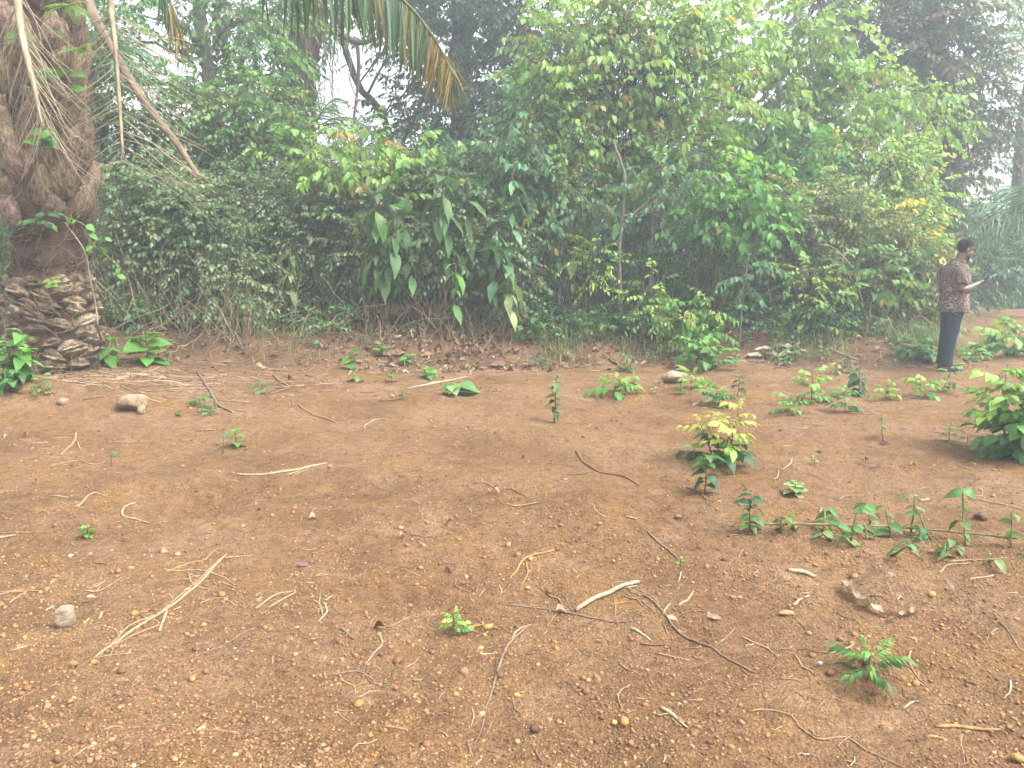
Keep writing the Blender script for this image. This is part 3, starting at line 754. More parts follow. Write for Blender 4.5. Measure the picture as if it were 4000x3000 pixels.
shrub('thicket_front', 'dark broad leaves in the front of the pale thicket', 'shrub', 3350, 12.2, [(3300, 1010, 130, 60), (3450, 1050, 120, 60), (3380, 1120, 130, 60), (3180, 1150, 100, 70), (3260, 1230, 130, 60)], 'broad', 'mid', 1.8, .6, 'brown', .014, frac=.4, yellow=.04)
shrub('maple_leaf_vine', 'yellow green lobed leaf climber draped over the right shoulder of the pale thicket', 'climber', 3560, 12.6, [(3490, 860, 90, 50), (3580, 900, 70, 50), (3640, 960, 60, 60)], 'broad', 'light', 2.0, .6, 'tan', .012, flush=((.40, .36, .07), .25))
shrub('path_undergrowth', 'cool green bushes at the far end of the path behind the man', 'shrub', 3900, 20.3, [(3860, 1010, 120, 110), (3990, 1050, 130, 120), (3780, 960, 90, 110, 1), (3900, 1140, 130, 60), (4080, 930, 130, 130)], 'mid', 'cool', 2.6, 1.5, 'brown', .02)
shrub('left_edge_bush', 'green leafy bush behind the palm at the left edge', 'shrub', 30, 10.6, [(0, 920, 90, 120), (-60, 1080, 110, 140), (20, 1150, 60, 110), (-80, 760, 110, 140), (-60, 1300, 120, 120)], 'mid', 'mid', 2.6, 1.0, 'brown', .014)
shrub('palm_back_bush', 'shaded bush behind the palm trunk under the dead fronds', 'shrub', 420, 13.6, [(420, 480, 120, 130), (330, 300, 140, 160), (520, 420, 130, 110), (100, 300, 220, 220), (430, 640, 130, 120), (300, 80, 200, 120)], 'mid', 'mid', 2.4, 1.2, 'brown', .02)
# saplings standing in front of the hollow
shrub('front_sapling', 'leggy sapling with yellowing leaves at the front of the hollow', 'shrub', 2500, 12.0, [(2540, 1110, 80, 40), (2500, 1180, 80, 50), (2580, 1210, 70, 50), (2520, 1260, 60, 40)], 'mid', 'light', 2.0, .9, 'tan', .012, yellow=.05, frac=.6)
shrub('front_sapling', 'bright green leafy sapling at the foot of the bank right of the hollow', 'shrub', 2740, 11.4, [(2690, 1190, 60, 40), (2770, 1200, 60, 40), (2740, 1280, 80, 50), (2700, 1330, 60, 40), (2780, 1320, 50, 40)], 'broad', 'bright', 2.2, .52, 'brown', .012, flush=((.26, .32, .08), .15), frac=.6)
shrub('front_sapling', 'bare stemmed young tree right of the bright sapling', 'tree', 2895, 11.8, [(2900, 1080, 70, 60), (2960, 1020, 60, 50), (2860, 1180, 40, 40, 0, .6)], 'broad', 'cool', 1.8, .5, 'grey', .014, trunk=[(2895, 1250), (2905, 1120), (2925, 1000)], frac=.6)
shrub('front_sapling', 'light green sapling in the gap between hollow and large leaved plants', 'shrub', 2300, 12.2, [(2290, 1010, 70, 50), (2360, 1030, 50, 40), (2310, 1080, 50, 40)], 'mid', 'light', 2.0, .8, 'brown', .012, frac=.6)
shrub('front_sapling', 'yellow green sapling against the pale thicket', 'shrub', 3200, 12.0, [(3150, 1080, 70, 60), (3200, 1150, 70, 60), (3230, 1230, 60, 50)], 'mid', 'light', 2.0, 1.0, 'brown', .012, flush=((.36, .34, .07), .2), frac=.6)

shrub('mixed_brush', 'brush of small light leaves growing between the large leaved plants', 'shrub', 1700, 12.25, [(1450, 1000, 100, 90), (1600, 960, 110, 80), (1760, 1000, 110, 90), (1900, 980, 110, 100), (2010, 1060, 100, 120), (1540, 1120, 90, 60, .2, .6), (1850, 1120, 110, 70, .2, .6), (1640, 860, 150, 60), (1880, 860, 140, 70)], 'mid', 'grey', 2.4, .9, 'tan', .010, frac=.3, yellow=.03)
# ---- plants with large hanging leaves, each leaf a part
LEAF_BIG = [make_mesh('large_leaf', *leaf_shape(1, .30 + .03 * k, .14, .22 + .10 * k, 7, wave=.016, sharp=1.15), M_LEAF_OBJ) for k in range(4)]
def big_leaf_plant(label, px, py, Y, hpx, n, Lpx, lean=0.0, pal='dark', top=True, spread=.5, name='large_leaved_plant', start=.38, group=None):
    x = xat(px, Y); base = np.array((x, Y, H(x, Y))); m = Y / FOCAL
    e = empty(name, base, label, 'plant', group)
    tipp = np.array((x + lean * hpx * m, Y - .05, base[2] + hpx * m))
    P = bend(base, tipp, .02, 7, .03)
    V, F = tube(P, [.014, .011, .006], 5); obj('stem', V, F, M_BARK, e, col=(.13, .07, .045), smooth=True)
    pal_ = np.array(PAL[pal])
    for i in range(n):
        u = start + (1 - start) * ((i // 4) * 4 + 2.2 + rng.random()) / n; u = min(1, u)
        p = np.array([np.interp(u, np.linspace(0, 1, 7), P[:, k]) for k in range(3)])
        a = i * 2.4 + rng.random() * .8; out = np.array((math.cos(a), math.sin(a), 0))
        d = out * (.55 + .4 * rng.random()) * spread * 2 + np.array((0, -.15, -.75 * (.4 + .9 * rng.random()) + (.8 if u > .92 and top else 0)))
        L = Lpx * m * (.45 + .75 * rng.random())
        o = inst('leaf', LEAF_BIG[rng.integers(0, 4)], e, frame_matrix(p, d, out + UP * .6, (L, L, L), (rng.random() - .5) * .5))
        c = pal_[rng.integers(0, len(pal_))] * (.85 + .6 * rng.random()) * (np.array((1.75, 1.55, 1.15)) if pal == 'dark' else .85)
        if rng.random() < .02: c = np.array((.24, .23, .07))
        o.color = (*c, 1)
    return e
for label, *a in (
    ('large leaved plant with two stems nearest the dry thicket, leftmost of its row', 1130, 0, 12.1, 330, 12, 105, .05, 'olive'),
    ('dark large leaved plant second from the dry thicket', 1455, 0, 11.9, 540, 22, 150, .06, 'dark'),
    ('dark large leaved plant with red brown lower stem third from the dry thicket', 1490, 0, 11.8, 480, 20, 150, .12, 'dark'),
    ('dark large leaved plant behind the third, showing pale undersides', 1570, 0, 12.3, 500, 18, 140, -.02, 'cool'),
    ('leaning large leaved plant in the middle of its row', 1640, 0, 11.9, 450, 18, 140, -.14, 'dark'),
    ('tall dark large leaved plant with insect holes', 1730, 0, 11.9, 620, 24, 165, .02, 'dark'),
    ('large leaved plant with a mid green young shoot', 1760, 0, 11.6, 300, 12, 120, .08, 'bright'),
    ('dark large leaved plant right of the one with insect holes', 1800, 0, 12.1, 570, 22, 150, .06, 'dark'),
    ('large leaved plant leaning towards the hollow', 1860, 0, 12.0, 480, 20, 150, .22, 'dark'),
    ('shorter large leaved plant low on the bank', 1900, 0, 11.8, 330, 14, 130, .2, 'cool'),
    ('tall large leaved plant at the edge of the hollow', 1975, 0, 12.1, 620, 24, 125, .05, 'cool'),
    ('drooping large leaved plant with yellowed lowest leaves', 1960, 0, 11.7, 250, 12, 130, .16, 'olive'),
    ('large leaved plant in the dim gap, leaves half brown', 2230, 0, 12.4, 360, 10, 130, .02, 'olive'),
    ('lone large leaved stalk rising over the fine leaved climbers', 1640, 0, 12.7, 760, 16, 95, .02, 'cool')):
    a[4] = int(a[4] * 1.1); a[5] = a[5] * .78; big_leaf_plant(label, *a)

# ---- low weeds that cover the ground at the foot of the trees, too many to count
_w = Bag()
_n = 1150; _x = rng.uniform(-6.6, 7.0, _n); _y = edge_y(_x) + .25 + .35 * rng.normal(size=_n)
_k = (vnoise(_x * .9, _y * .9, 71) > -.12) & ~((np.abs(_x + 1.1) < 1.3) & (_y < edge_y(_x) + .3)); _x, _y = _x[_k], _y[_k]
_p = np.stack([_x, _y, height(_x, _y) + .04 + .25 * rng.random(len(_x)) ** 1.5], 1); _d = rng.normal(size=_p.shape); _d[:, 2] = np.abs(_d[:, 2]) + .3; _d /= np.linalg.norm(_d, axis=1)[:, None]
scatter_sprays(_w, 'mid', _p[::2], _d[::2], .75, PAL['mid']); scatter_sprays(_w, 'small', _p[1::2], _d[1::2], 1.0, PAL['cool'])
tag(_w.obj('weeds', M_LEAF), 'low green weeds covering the foot of the trees', 'weeds', kind='stuff')

# ---- grass along the foot of the trees
_g = Bag()
def blade(x, y, L, c, w=.0055):
    a = rng.random() * 6.28; d = np.array((math.cos(a), math.sin(a), 0)); s = np.array((-d[1], d[0], 0)); z = H(x, y); p = np.array((x, y, z))
    b = .3 + 1.0 * rng.random(); w = w * (.6 + .8 * rng.random())
    q1 = p + UP * L * .55 + d * L * .18 * b; q2 = p + UP * L * (.95 - .55 * b) + d * L * .75 * b
    _g.add([p - s * w * .4, p + s * w * .4, q1 - s * w, q1 + s * w, q2], [(0, 1, 3), (0, 3, 2), (2, 3, 4)], c)
GC = np.array([(.095, .18, .055), (.12, .20, .065), (.075, .15, .05), (.24, .19, .11), (.17, .21, .09)])
for k in range(13000):
    x = rng.uniform(.3, 6.9) if k < 10500 else rng.uniform(-6.8, .3)
    y = float(edge_y(np.array([x]))[0]) - .05 + .45 * rng.normal()
    if vnoise(x * 1.5, y * 1.5, 77) < -.08: continue
    blade(x, y, .06 + .26 * rng.random() ** 1.5, GC[rng.integers(0, 5)] * (.7 + .6 * rng.random()))
for k in range(900):
    x = rng.uniform(5.5, 10); y = rng.uniform(11.5, 20)
    if vnoise(x * .8, y * .8, 78) < .1: continue
    blade(x, y, .08 + .16 * rng.random(), GC[rng.integers(0, 5)], .008)
tag(_g.obj('grass', M_LEAF), 'short mixed grass along the foot of the trees', 'grass', kind='stuff')

# ================================================================== palms
def strip_leaf(w=.045, droop=.3, fold=.35, seg=5, twist=0.0):
    V = []; F = []
    for i in range(seg + 1):
        t = i / seg; hw = w * .5 * min(1, .45 + 2.2 * t) * (1 - t ** 3) ** .8 + .0015
        x = t * (1 - .3 * droop * t); z = -droop * t ** 1.8; a = twist * t
        for q in (-1, 0, 1): V.append((x, q * hw * math.cos(a), z + abs(q) * hw * fold + q * hw * math.sin(a)))
    for i in range(seg):
        a = i * 3; b = a + 3
        F += [(a, b, b + 1), (a, b + 1, a + 1), (a + 1, b + 1, b + 2), (a + 1, b + 2, a + 2)]
    return np.array(V), np.array(F)
LEAFLET_G = [make_mesh('leaflet', *strip_leaf(.042, .10 + .10 * k, .3, 5, .4 * (k % 3 - 1)), M_LEAF_OBJ) for k in range(5)]
def dead_leaflet(k):
    t = np.linspace(0, 1, 7); P = np.stack([t * (1 - .1 * t), .05 * np.sin(t * 4 + k), -(.05 + .10 * k) * t ** 2], 1); return tube(P, [.0048, .0045, .004, .0025], 4)
LEAFLET_D = [make_mesh('leaflet', *dead_leaflet(k), M_DRY_OBJ) for k in range(5)]

def frond(parent, P, r, n, Lfun, meshes, colfun, side_up, down=.6, fwd=.6, u0=.05, rachis_col=(.30, .22, .13), mat=M_BARK, skip=0.0, jitter=.12, name='frond', scale_w=1.0, sides=(-1, 1)):
    """rachis (a part) with its leaflets (sub-parts); P runs from the foot to the tip"""
    C = catmull(np.array(P), 6)
    V, F = tube(C, [r, r * .75, r * .35], 6, flat_=.7); o = obj(name, V, F, mat, parent, col=rachis_col, smooth=True)
    T = np.gradient(C, axis=0); T /= np.linalg.norm(T, axis=1)[:, None]; tt = np.linspace(0, 1, len(C))
    for i in range(n):
        u = u0 + (1 - u0) * i / (n - 1)
        for s in sides:
            if rng.random() < skip: continue
            uu = min(1, u + rng.normal() * .004)
            p = np.array([np.interp(uu, tt, C[:, k]) for k in range(3)]); t = nrm([np.interp(uu, tt, T[:, k]) for k in range(3)])
            lat = nrm(np.cross(side_up, t)) * s
            d = t * fwd + lat * (1 + jitter * rng.normal()) + np.array((0, 0, -down * (.7 + .6 * rng.random()))) + rng.normal(size=3) * jitter
            L = Lfun(u) * (.85 + .3 * rng.random())
            q = inst('leaflet', meshes[rng.integers(0, len(meshes))], o, frame_matrix(p, d, np.asarray(side_up) + np.array((0, 0, .4)), (L, L * scale_w, L), rng.normal() * .3), colfun(u))
    return o

# ---- the oil palm at the left
PY = 9.25
pb = at(205, 1425, PY); pb[2] = H(pb[0], PY)
palm = empty('oil_palm', pb, 'old oil palm with a thick scaly trunk and dead hanging fronds at the left edge', 'palm tree')
SIL = [(1440, 215, 175), (1330, 225, 185), (1200, 205, 178), (1080, 190, 160), (960, 190, 140), (880, 195, 140), (800, 195, 160), (700, 190, 165), (600, 170, 155), (450, 165, 150), (300, 160, 150), (150, 155, 150), (0, 150, 150), (-200, 145, 150), (-420, 140, 150)]
tp_ = np.array([at(c, y, PY) for y, c, h in SIL]); tr_ = np.array([h * PY / FOCAL for y, c, h in SIL]); tz_ = tp_[:, 2]
def trunk_at(z): return np.array([np.interp(z, tz_, tp_[:, 0]), np.interp(z, tz_, tp_[:, 1]), z]), float(np.interp(z, tz_, tr_))
Vt = []; zs = np.arange(tz_[0] - .15, tz_[-1], .035); ns = 40
for z in zs:
    c, r = trunk_at(z); a = np.linspace(0, 2 * np.pi, ns, endpoint=False)
    rr = r * .80 * (1 + .16 * vnoise(a * 2.5 + 30, np.full(ns, z * 5.0), 61) + .10 * vnoise(a * 9 + 30, np.full(ns, z * 22.0), 62))
    Vt.append(np.stack([c[0] + np.cos(a) * rr, c[1] + np.sin(a) * rr, np.full(ns, z)], 1))
Vt = np.concatenate(Vt); i = (np.arange(len(zs) - 1)[:, None] * ns + np.arange(ns)[None]).ravel(); j = (np.arange(len(zs) - 1)[:, None] * ns + (np.arange(ns)[None] + 1) % ns).ravel()
band = np.interp(Vt[:, 2], [tz_[3], tz_[4], tz_[5], tz_[6]], [0, 1, 1, 0])[:, None]
obj('trunk', Vt, np.concatenate([np.stack([i, j, j + ns], 1), np.stack([i, j + ns, i + ns], 1)]), M_BARK, palm, col=np.array((.085, .052, .034)) * (1 - .35 * band))
def knob(seed, m=18, sec=5):
    """stub of a cut leaf base, lens shaped in section: x outwards to the torn end, y sideways, z up; the sides are dark fibre, the torn end pale"""
    r = np.random.default_rng(seed); V = []; C = []
    for i in range(sec):
        t = i / (sec - 1); g = .78 + .22 * math.sin(math.pi * (.15 + .75 * t)); dk = .45 + .35 * t
        for j in range(m):
            a = 2 * math.pi * j / m; y = math.cos(a); zz = math.sin(a) * (1 - .35 * abs(y) ** 1.5); k = 1 + .26 * (r.random() - .5)
            V.append((2 * t - 1 + (.30 * (r.random() - .5) if i == sec - 1 else .08 * (r.random() - .5)) - .25 * y * y * t, y * g * k, zz * g * k + .22 * t * (1 - y * y) - .18 * y * y)); C.append(dk * (.7 + .6 * r.random()))
    b = (sec - 1) * m
    for q in (.62, .25):
        for j in range(m):
            v = np.array(V[b + j]) * (1, q, q); v[0] += .10 * (r.random() - .5) - .18 * (1 - q); V.append(tuple(v)); C.append(1.0 + .5 * r.random() - .25 * (1 - q))
    n = sec + 2; i = (np.arange(n - 1)[:, None] * m + np.arange(m)[None]).ravel(); j = (np.arange(n - 1)[:, None] * m + (np.arange(m)[None] + 1) % m).ravel()
    F = np.concatenate([np.stack([i, j, j + m], 1), np.stack([i, j + m, i + m], 1)]); e = (n - 1) * m
    F = np.vstack([F, [(e, e + k, e + k + 1) for k in range(1, m - 1)]])
    return np.array(V), F, np.repeat(np.array(C)[:, None], 3, 1)
def scale_(seed):
    """broad bulging foot of an old leaf stalk: x up, y sideways, z outwards, rounded foot, narrowing to a torn stalk"""
    r = np.random.default_rng(seed); V = []; m = 12; T = [0, .06, .18, .34, .5, .66, .82, 1.0]; WD = [.12, .30, .46, .50, .43, .31, .22, .15]
    for i, (t, w) in enumerate(zip(T, WD)):
        th = .30 * math.sin(math.pi * min(1, .12 + .75 * t)) + .06
        for j in range(m):
            a = 2 * math.pi * j / m; k = 1 + .18 * (r.random() - .5)
            V.append((t + (.10 * (r.random() - .5) if i == 7 else .02 * r.random()), math.cos(a) * w * k, (math.sin(a) * th * k if math.sin(a) > 0 else math.sin(a) * .08) - .12 * math.cos(a) ** 2 * (w / .5)))
    V = np.array(V); n = len(T); i = (np.arange(n - 1)[:, None] * m + np.arange(m)[None]).ravel(); j = (np.arange(n - 1)[:, None] * m + (np.arange(m)[None] + 1) % m).ravel()
    F = np.concatenate([np.stack([i, j, j + m], 1), np.stack([i, j + m, i + m], 1)]); b = (n - 1) * m
    F = np.vstack([F, [(b, b + k, b + k + 1) for k in range(1, m - 1)], [(0, k + 1, k) for k in range(1, m - 1)]])
    return V, F
def boot_mat():
    m, n, out = new_mat('leaf_base_bark'); p = n.nodes.new('ShaderNodeBsdfPrincipled'); g = n.nodes.new('ShaderNodeNewGeometry'); tc = n.nodes.new('ShaderNodeTexCoord')
    mp = n.nodes.new('ShaderNodeMapping'); mp.inputs['Scale'].default_value = (.5, 3.0, 2.0); n.links.new(tc.outputs['Object'], mp.inputs['Vector'])
    fib = n.nodes.new('ShaderNodeTexNoise'); fib.inputs['Scale'].default_value = 5; fib.inputs['Detail'].default_value = 6; fib.inputs['Roughness'].default_value = .7; n.links.new(mp.outputs[0], fib.inputs['Vector'])
    blo = n.nodes.new('ShaderNodeTexNoise'); blo.inputs['Scale'].default_value = 16; blo.inputs['Detail'].default_value = 6; blo.inputs['Roughness'].default_value = .7; n.links.new(g.outputs['Position'], blo.inputs['Vector'])
    r1 = ramp(n, [(.3, (.35, .33, .32)), (.5, (.95, .95, .95)), (.7, (1.5, 1.45, 1.35))]); n.links.new(fib.outputs['Fac'], r1.inputs['Fac'])
    r2 = ramp(n, [(.32, (.4, .36, .34)), (.52, (1, 1, 1)), (.7, (1.35, 1.35, 1.3))]); n.links.new(blo.outputs['Fac'], r2.inputs['Fac'])
    c = mix(n, N(n, 'ShaderNodeObjectInfo').outputs['Color'], N(n, 'ShaderNodeAttribute', attribute_name='col').outputs['Color'], 1.0, 'MULTIPLY')
    c = mix(n, mix(n, c, r1.outputs[0], 1.0, 'MULTIPLY'), r2.outputs[0], 1.0, 'MULTIPLY'); n.links.new(c, p.inputs['Base Color']); p.inputs['Roughness'].default_value = .95; p.inputs['Specular IOR Level'].default_value = .05
    b = n.nodes.new('ShaderNodeBump'); b.inputs['Strength'].default_value = 1.0; b.inputs['Distance'].default_value = .05; n.links.new(fib.outputs['Fac'], b.inputs['Height'])
    b2 = n.nodes.new('ShaderNodeBump'); b2.inputs['Strength'].default_value = 1.0; b2.inputs['Distance'].default_value = .04; n.links.new(blo.outputs['Fac'], b2.inputs['Height']); n.links.new(b.outputs[0], b2.inputs['Normal']); n.links.new(b2.outputs[0], p.inputs['Normal'])
    n.links.new(p.outputs[0], out.inputs['Surface']); return m
M_BOOT = boot_mat()
BOOT_LOW = []
for s in range(8):
    V, F, C = knob(s); BOOT_LOW.append(make_mesh('leaf_base', V, F, M_BOOT, C))
BOOT_HIGH = []
for s in range(6):
    V, F = scale_(20 + s); BOOT_HIGH.append(make_mesh('leaf_base', V, F, M_BOOT, np.repeat((.75 + .5 * V[:, :1] * rng.random((len(V), 1))), 3, 1)))
idx = 0; z = tz_[0] - .02
while z < tz_[-1]:
    c, r = trunk_at(z)
    low = z < tz_[3]; bandz = tz_[3] <= z < tz_[5] + .05
    nper = 12 if low else (10 if bandz else 7)
    for k in range(nper):
        a = (k + .5 * (idx % 2)) / nper * 2 * math.pi + rng.normal() * .10 + idx * .17
        if math.sin(a) > .55: continue                       # the far side of the trunk is closed by its own core
        out = np.array((math.cos(a), math.sin(a), 0)); tz = z + rng.normal() * .03; lat = np.cross(UP, out)
        if low or bandz:
            hw = rng.uniform(.11, .165) if low else rng.uniform(.10, .16); hh = rng.uniform(.05, .08) if low else rng.uniform(.035, .05)
            p = c + out * (r - (.15 if low else .20)); p[2] = tz
            M = frame_matrix(p, out + UP * rng.uniform(.15, .6) + lat * rng.normal() * .2, UP, (rng.uniform(.11, .16), hw, hh), rng.normal() * .2); msh = BOOT_LOW
        else:
            L = rng.uniform(.42, .62); W = rng.uniform(.30, .42); p = c + out * r * (.70 + .06 * rng.random()); p[2] = tz - .1 + rng.normal() * .05
            M = frame_matrix(p, out * .13 + UP + lat * rng.normal() * .15, out, (L, W, .42), rng.normal() * .2); msh = BOOT_HIGH
        colr = np.array((.50, .385, .265)) if low else (np.array((.21, .13, .085)) if bandz else np.array((.36, .26, .18)))
        colr = colr * (.55 + .75 * rng.random()) * np.array((1, .95 + .12 * rng.random(), .9 + .2 * rng.random()))
        inst('leaf_base', msh[rng.integers(0, len(msh))], palm, M, colr)
    z += .118 if low else (.09 if bandz else .24); idx += 1
fb = Bag()                                                    # fibres and shreds around the trunk
for k in range(1000):
    z = tz_[0] + (tz_[-1] - tz_[0]) * rng.random(); c, r = trunk_at(z); a = rng.uniform(math.pi * .9, math.pi * 2.1); out = np.array((math.cos(a), math.sin(a), 0)); lat = np.cross(UP, out)
    p = c + out * r * (.92 + .22 * rng.random()); L = rng.uniform(.08, .42)
    q = p + lat * rng.normal() * L * .5 + UP * (-L * rng.uniform(-.2, 1)) + out * rng.normal() * .04
    V, F = tube(bend(p, q, .12 * rng.normal(), 5, .12), [.0035, .0018], 3, cap=False); fb.add(V, F, np.array((.21, .14, .085)) * (.35 + 1.1 * rng.random()))
tag(fb.obj('fibres', M_STRAW, palm), kind='stuff')

def dcol(u): return np.array((.36, .30, .205)) * (.65 + .55 * rng.random())
def gcol(u):
    k = rng.random()
    return (np.array((.05, .11, .035)) if k < .88 else np.array((.24, .17, .04))) * (.6 + .6 * rng.random()) if u < .75 else (np.array((.07, .10, .035)) if k < .5 else np.array((.27, .19, .055))) * (.7 + .5 * rng.random())
# dead fronds hang with their broken ends down
frond(palm, [at(60, -260, 8.45), at(75, 60, 8.35), at(125, 300, 8.3), at(172, 505, 8.3)], .055, 40, lambda u: .95 * (1 - .2 * u), LEAFLET_D, dcol, (0, -1, .0), down=1.0, fwd=.9, u0=.2, rachis_col=(.38, .32, .22), skip=.1, jitter=.15, name='dead_frond')
frond(palm, [at(425, -260, 8.9), at(432, 0, 8.8), at(455, 220, 8.7), at(482, 625, 8.65)], .05, 40, lambda u: .95 * (.75 + .35 * u), LEAFLET_D, dcol, (0, -1, .0), down=.10, fwd=.45, u0=.40, rachis_col=(.30, .235, .155), skip=.06, jitter=.08, name='dead_frond')
V, F = tube(catmull(np.array([at(285, -120, 9.1), at(400, 130, 8.9), at(560, 390, 8.8), at(690, 560, 8.8), at(782, 700, 8.9)]), 6), [.075, .055, .045, .03], 8, jitter=.15, flat_=.7)
obj('dead_petiole', V, F, M_BARK, palm, col=(.20, .155, .105), smooth=True)
# the living frond that arches over the clearing
frond(palm, [at(420, -900, 9.0), at(900, -420, 9.1), at(1300, -170, 9.2), at(1560, -10, 9.3), at(1690, 140, 9.3), at(1775, 300, 9.3)], .035, 120, lambda u: 1.0 * (1 - .55 * max(0, u - .35) / .65), LEAFLET_G, gcol, (.15, -.55, .8), down=1.25, fwd=.55, u0=.22, rachis_col=(.13, .14, .05), jitter=.10)
frond(palm, [at(300, -900, 9.6), at(520, -380, 10.6), at(640, -60, 11.2), at(700, 130, 11.5)], .03, 40, lambda u: .8 * (1 - .4 * u), LEAFLET_G, gcol, (.2, -.5, .85), down=1.1, fwd=.5, u0=.35, rachis_col=(.13, .14, .05))

# ---- lesser palms
def small_palm(label, px, py, Y, fr, L, pal, w=1.0, name='young_palm'):
    c = at(px, py, Y); base = np.array((c[0], Y, H(c[0], Y)))
    e = empty(name, base, label, 'palm')
    V, F = tube(bend(base, c, 0, 5, .03), [.16, .13], 8, jitter=.2); obj('trunk', V, F, M_BARK, e, col=(.07, .055, .04), smooth=True)
    for a, el, Lf, droop in fr:
        a = math.radians(a); el = math.radians(el); h = np.array((math.cos(a), math.sin(a), 0)); t = np.linspace(0, 1, 6)
        P = [c + h * Lf * q * math.cos(el) * (1 - .15 * q) + UP * Lf * (q * math.sin(el) - droop * q * q) for q in t]
        su = nrm(UP * math.cos(el) - h * math.sin(el))
        frond(e, P, .025, 24, lambda u: L * math.sin(math.pi * (.18 + .72 * u)), LEAFLET_G, lambda u: np.array(PAL[pal][rng.integers(0, len(PAL[pal]))]) * (.7 + .5 * rng.random()), su, down=.35, fwd=.7, u0=.12, rachis_col=(.12, .11, .05), scale_w=w)
    return e
small_palm('young palm with narrow pale fronds in the sky gap left of the dark tree', 1215, 520, 16.5, [(-10, 62, 1.7, .5), (10, 42, 1.8, .6), (-25, 25, 1.7, .5), (20, 80, 1.6, .35), (-40, 50, 1.5, .5), (200, 65, 1.2, .5), (30, 10, 1.5, .5)], .55, 'grey', .9)
small_palm('shaded palm with grey green fronds at the right edge behind the man', 4080, 860, 17.5, [(150, 58, 2.2, .55), (175, 35, 2.4, .5), (195, 20, 2.4, .45), (165, 75, 2.0, .6), (215, 45, 2.0, .5), (140, 15, 2.2, .4), (185, 0, 2.0, .3), (160, 85, 2.2, .4)], .75, 'cool')
small_palm('tall hazy palm in front of the bright sky at the upper right', 4030, 260, 21.0, [(150, 50, 2.4, .6), (180, 20, 2.5, .5), (200, 55, 2.3, .6), (170, 75, 2.2, .5), (140, 5, 2.3, .5), (220, 25, 2.2, .6)], .75, 'cool', 1.0, 'tall_palm')
small_palm('dim palm fronds behind the leaning brown trunk', 330, 260, 13.0, [(20, 40, 1.6, .5), (-15, 20, 1.7, .5), (5, 0, 1.6, .4), (40, 60, 1.5, .5), (-30, 45, 1.4, .5)], .6, 'cool', .9, 'young_palm')

# ---- ferns and small plants growing on the palm trunk
FERN_L = make_mesh('fern_frond', np.zeros((3, 3)), [(0, 1, 2)])
def fern_arrays(n=13):
    b = Bag(); t = np.linspace(0, 1, 6); P = np.stack([t, 0 * t, .25 * t - .5 * t * t], 1); V, F = tube(P, [.010, .004], 3, cap=False); b.add(V, F)
    for i in range(n):
        u = .1 + .9 * i / n; L = .26 * math.sin(math.pi * (.15 + .8 * u) ** .9)
        for s in (-1, 1):
            V, F = leaf_shape(1, .30, .1, .15, 1); p = np.array((u, 0, .25 * u - .5 * u * u)); b.add(xf(V, p, (.35, s, -.1), UP, L), F)
    return b.arrays()[:2]
FERN = make_mesh('fern_frond', *fern_arrays(), M_LEAF_OBJ)
def fern(label, px, py, n, Lpx, c):
    z0 = at(px, py, PY - .6)[2]; cc, r = trunk_at(z0); p = at(px, py, PY - r * 1.25)
    e = empty('fern', p, label, 'fern')
    for k in range(n):
        a = math.radians(-90 + (k - (n - 1) / 2) * 150 / max(1, n) + rng.normal() * 12); L = Lpx * PY / FOCAL * (.7 + .5 * rng.random())
        inst('fern_frond', FERN, e, frame_matrix(p, (math.cos(a), math.sin(a) * .7, .25 * rng.normal() - .2), UP + np.array((0, -.4, 0)), (L, L, L)), np.array(c) * (.8 + .4 * rng.random()))
    return e
fern('bright fern tuft near the top of the palm trunk', 275, 20, 8, 95, (.13, .25, .05))
fern('light fern sprouting at the right side of the palm trunk', 320, 190, 6, 90, (.15, .26, .06))
fern('small fern at the upper left of the palm trunk', 95, 80, 5, 60, (.10, .18, .05))
fern('single yellow green fern low on the upper palm trunk', 120, 340, 3, 50, (.18, .28, .05))
fern('hanging fern left of centre on the palm trunk', 225, 120, 4, 60, (.16, .27, .06))

# ================================================================== the man with the phone
def ellipsoid(c, r, rot=None, nu=20, nv=12):
    u = np.linspace(0, 2 * np.pi, nu, endpoint=False); v = np.linspace(0, np.pi, nv)
    V = np.array([(math.sin(b) * math.cos(a), math.sin(b) * math.sin(a), math.cos(b)) for b in v for a in u]) * np.asarray(r)
    if rot is not None: V = V @ np.array(rot.to_3x3()).T
    F = []
    for i in range(nv - 1):
        for j in range(nu):
            a, b = i * nu + j, i * nu + (j + 1) % nu
            if i > 0: F.append((a, a + nu, b))
            if i < nv - 2 or True: F.append((b, a + nu, b + nu))
    return V + np.asarray(c), np.array(F)
def loft(rings, sides=24, k=4):
    """rings: (centre, half depth x, half width y[, tilt of the ring's plane])"""
    R = np.array([[*c, a, b] for c, a, b in rings]); R = catmull(R, k)
    P = R[:, :3]; T = np.gradient(P, axis=0); T /= np.linalg.norm(T, axis=1)[:, None]
    an = np.linspace(0, 2 * np.pi, sides, endpoint=False); V = []
    for p, t, a, b in zip(P, T, R[:, 3], R[:, 4]):
        y = nrm(np.array((0, 1.0, 0)) - t * t[1]); x = np.cross(y, t)
        V.append(p + (np.cos(an) * a)[:, None] * x + (np.sin(an) * b)[:, None] * y)
    n = len(P); V = np.concatenate(V)
    i = (np.arange(n - 1)[:, None] * sides + np.arange(sides)[None]).ravel(); j = (np.arange(n - 1)[:, None] * sides + (np.arange(sides)[None] + 1) % sides).ravel()
    F = np.concatenate([np.stack([i, j, j + sides], 1), np.stack([i, j + sides, i + sides], 1)])
    V = np.vstack([V, P[0], P[-1]]); e0, e1 = len(V) - 2, len(V) - 1; b = (n - 1) * sides
    F = np.vstack([F, [((q + 1) % sides, q, e0) for q in range(sides)], [(b + q, b + (q + 1) % sides, e1) for q in range(sides)]])
    return V, F
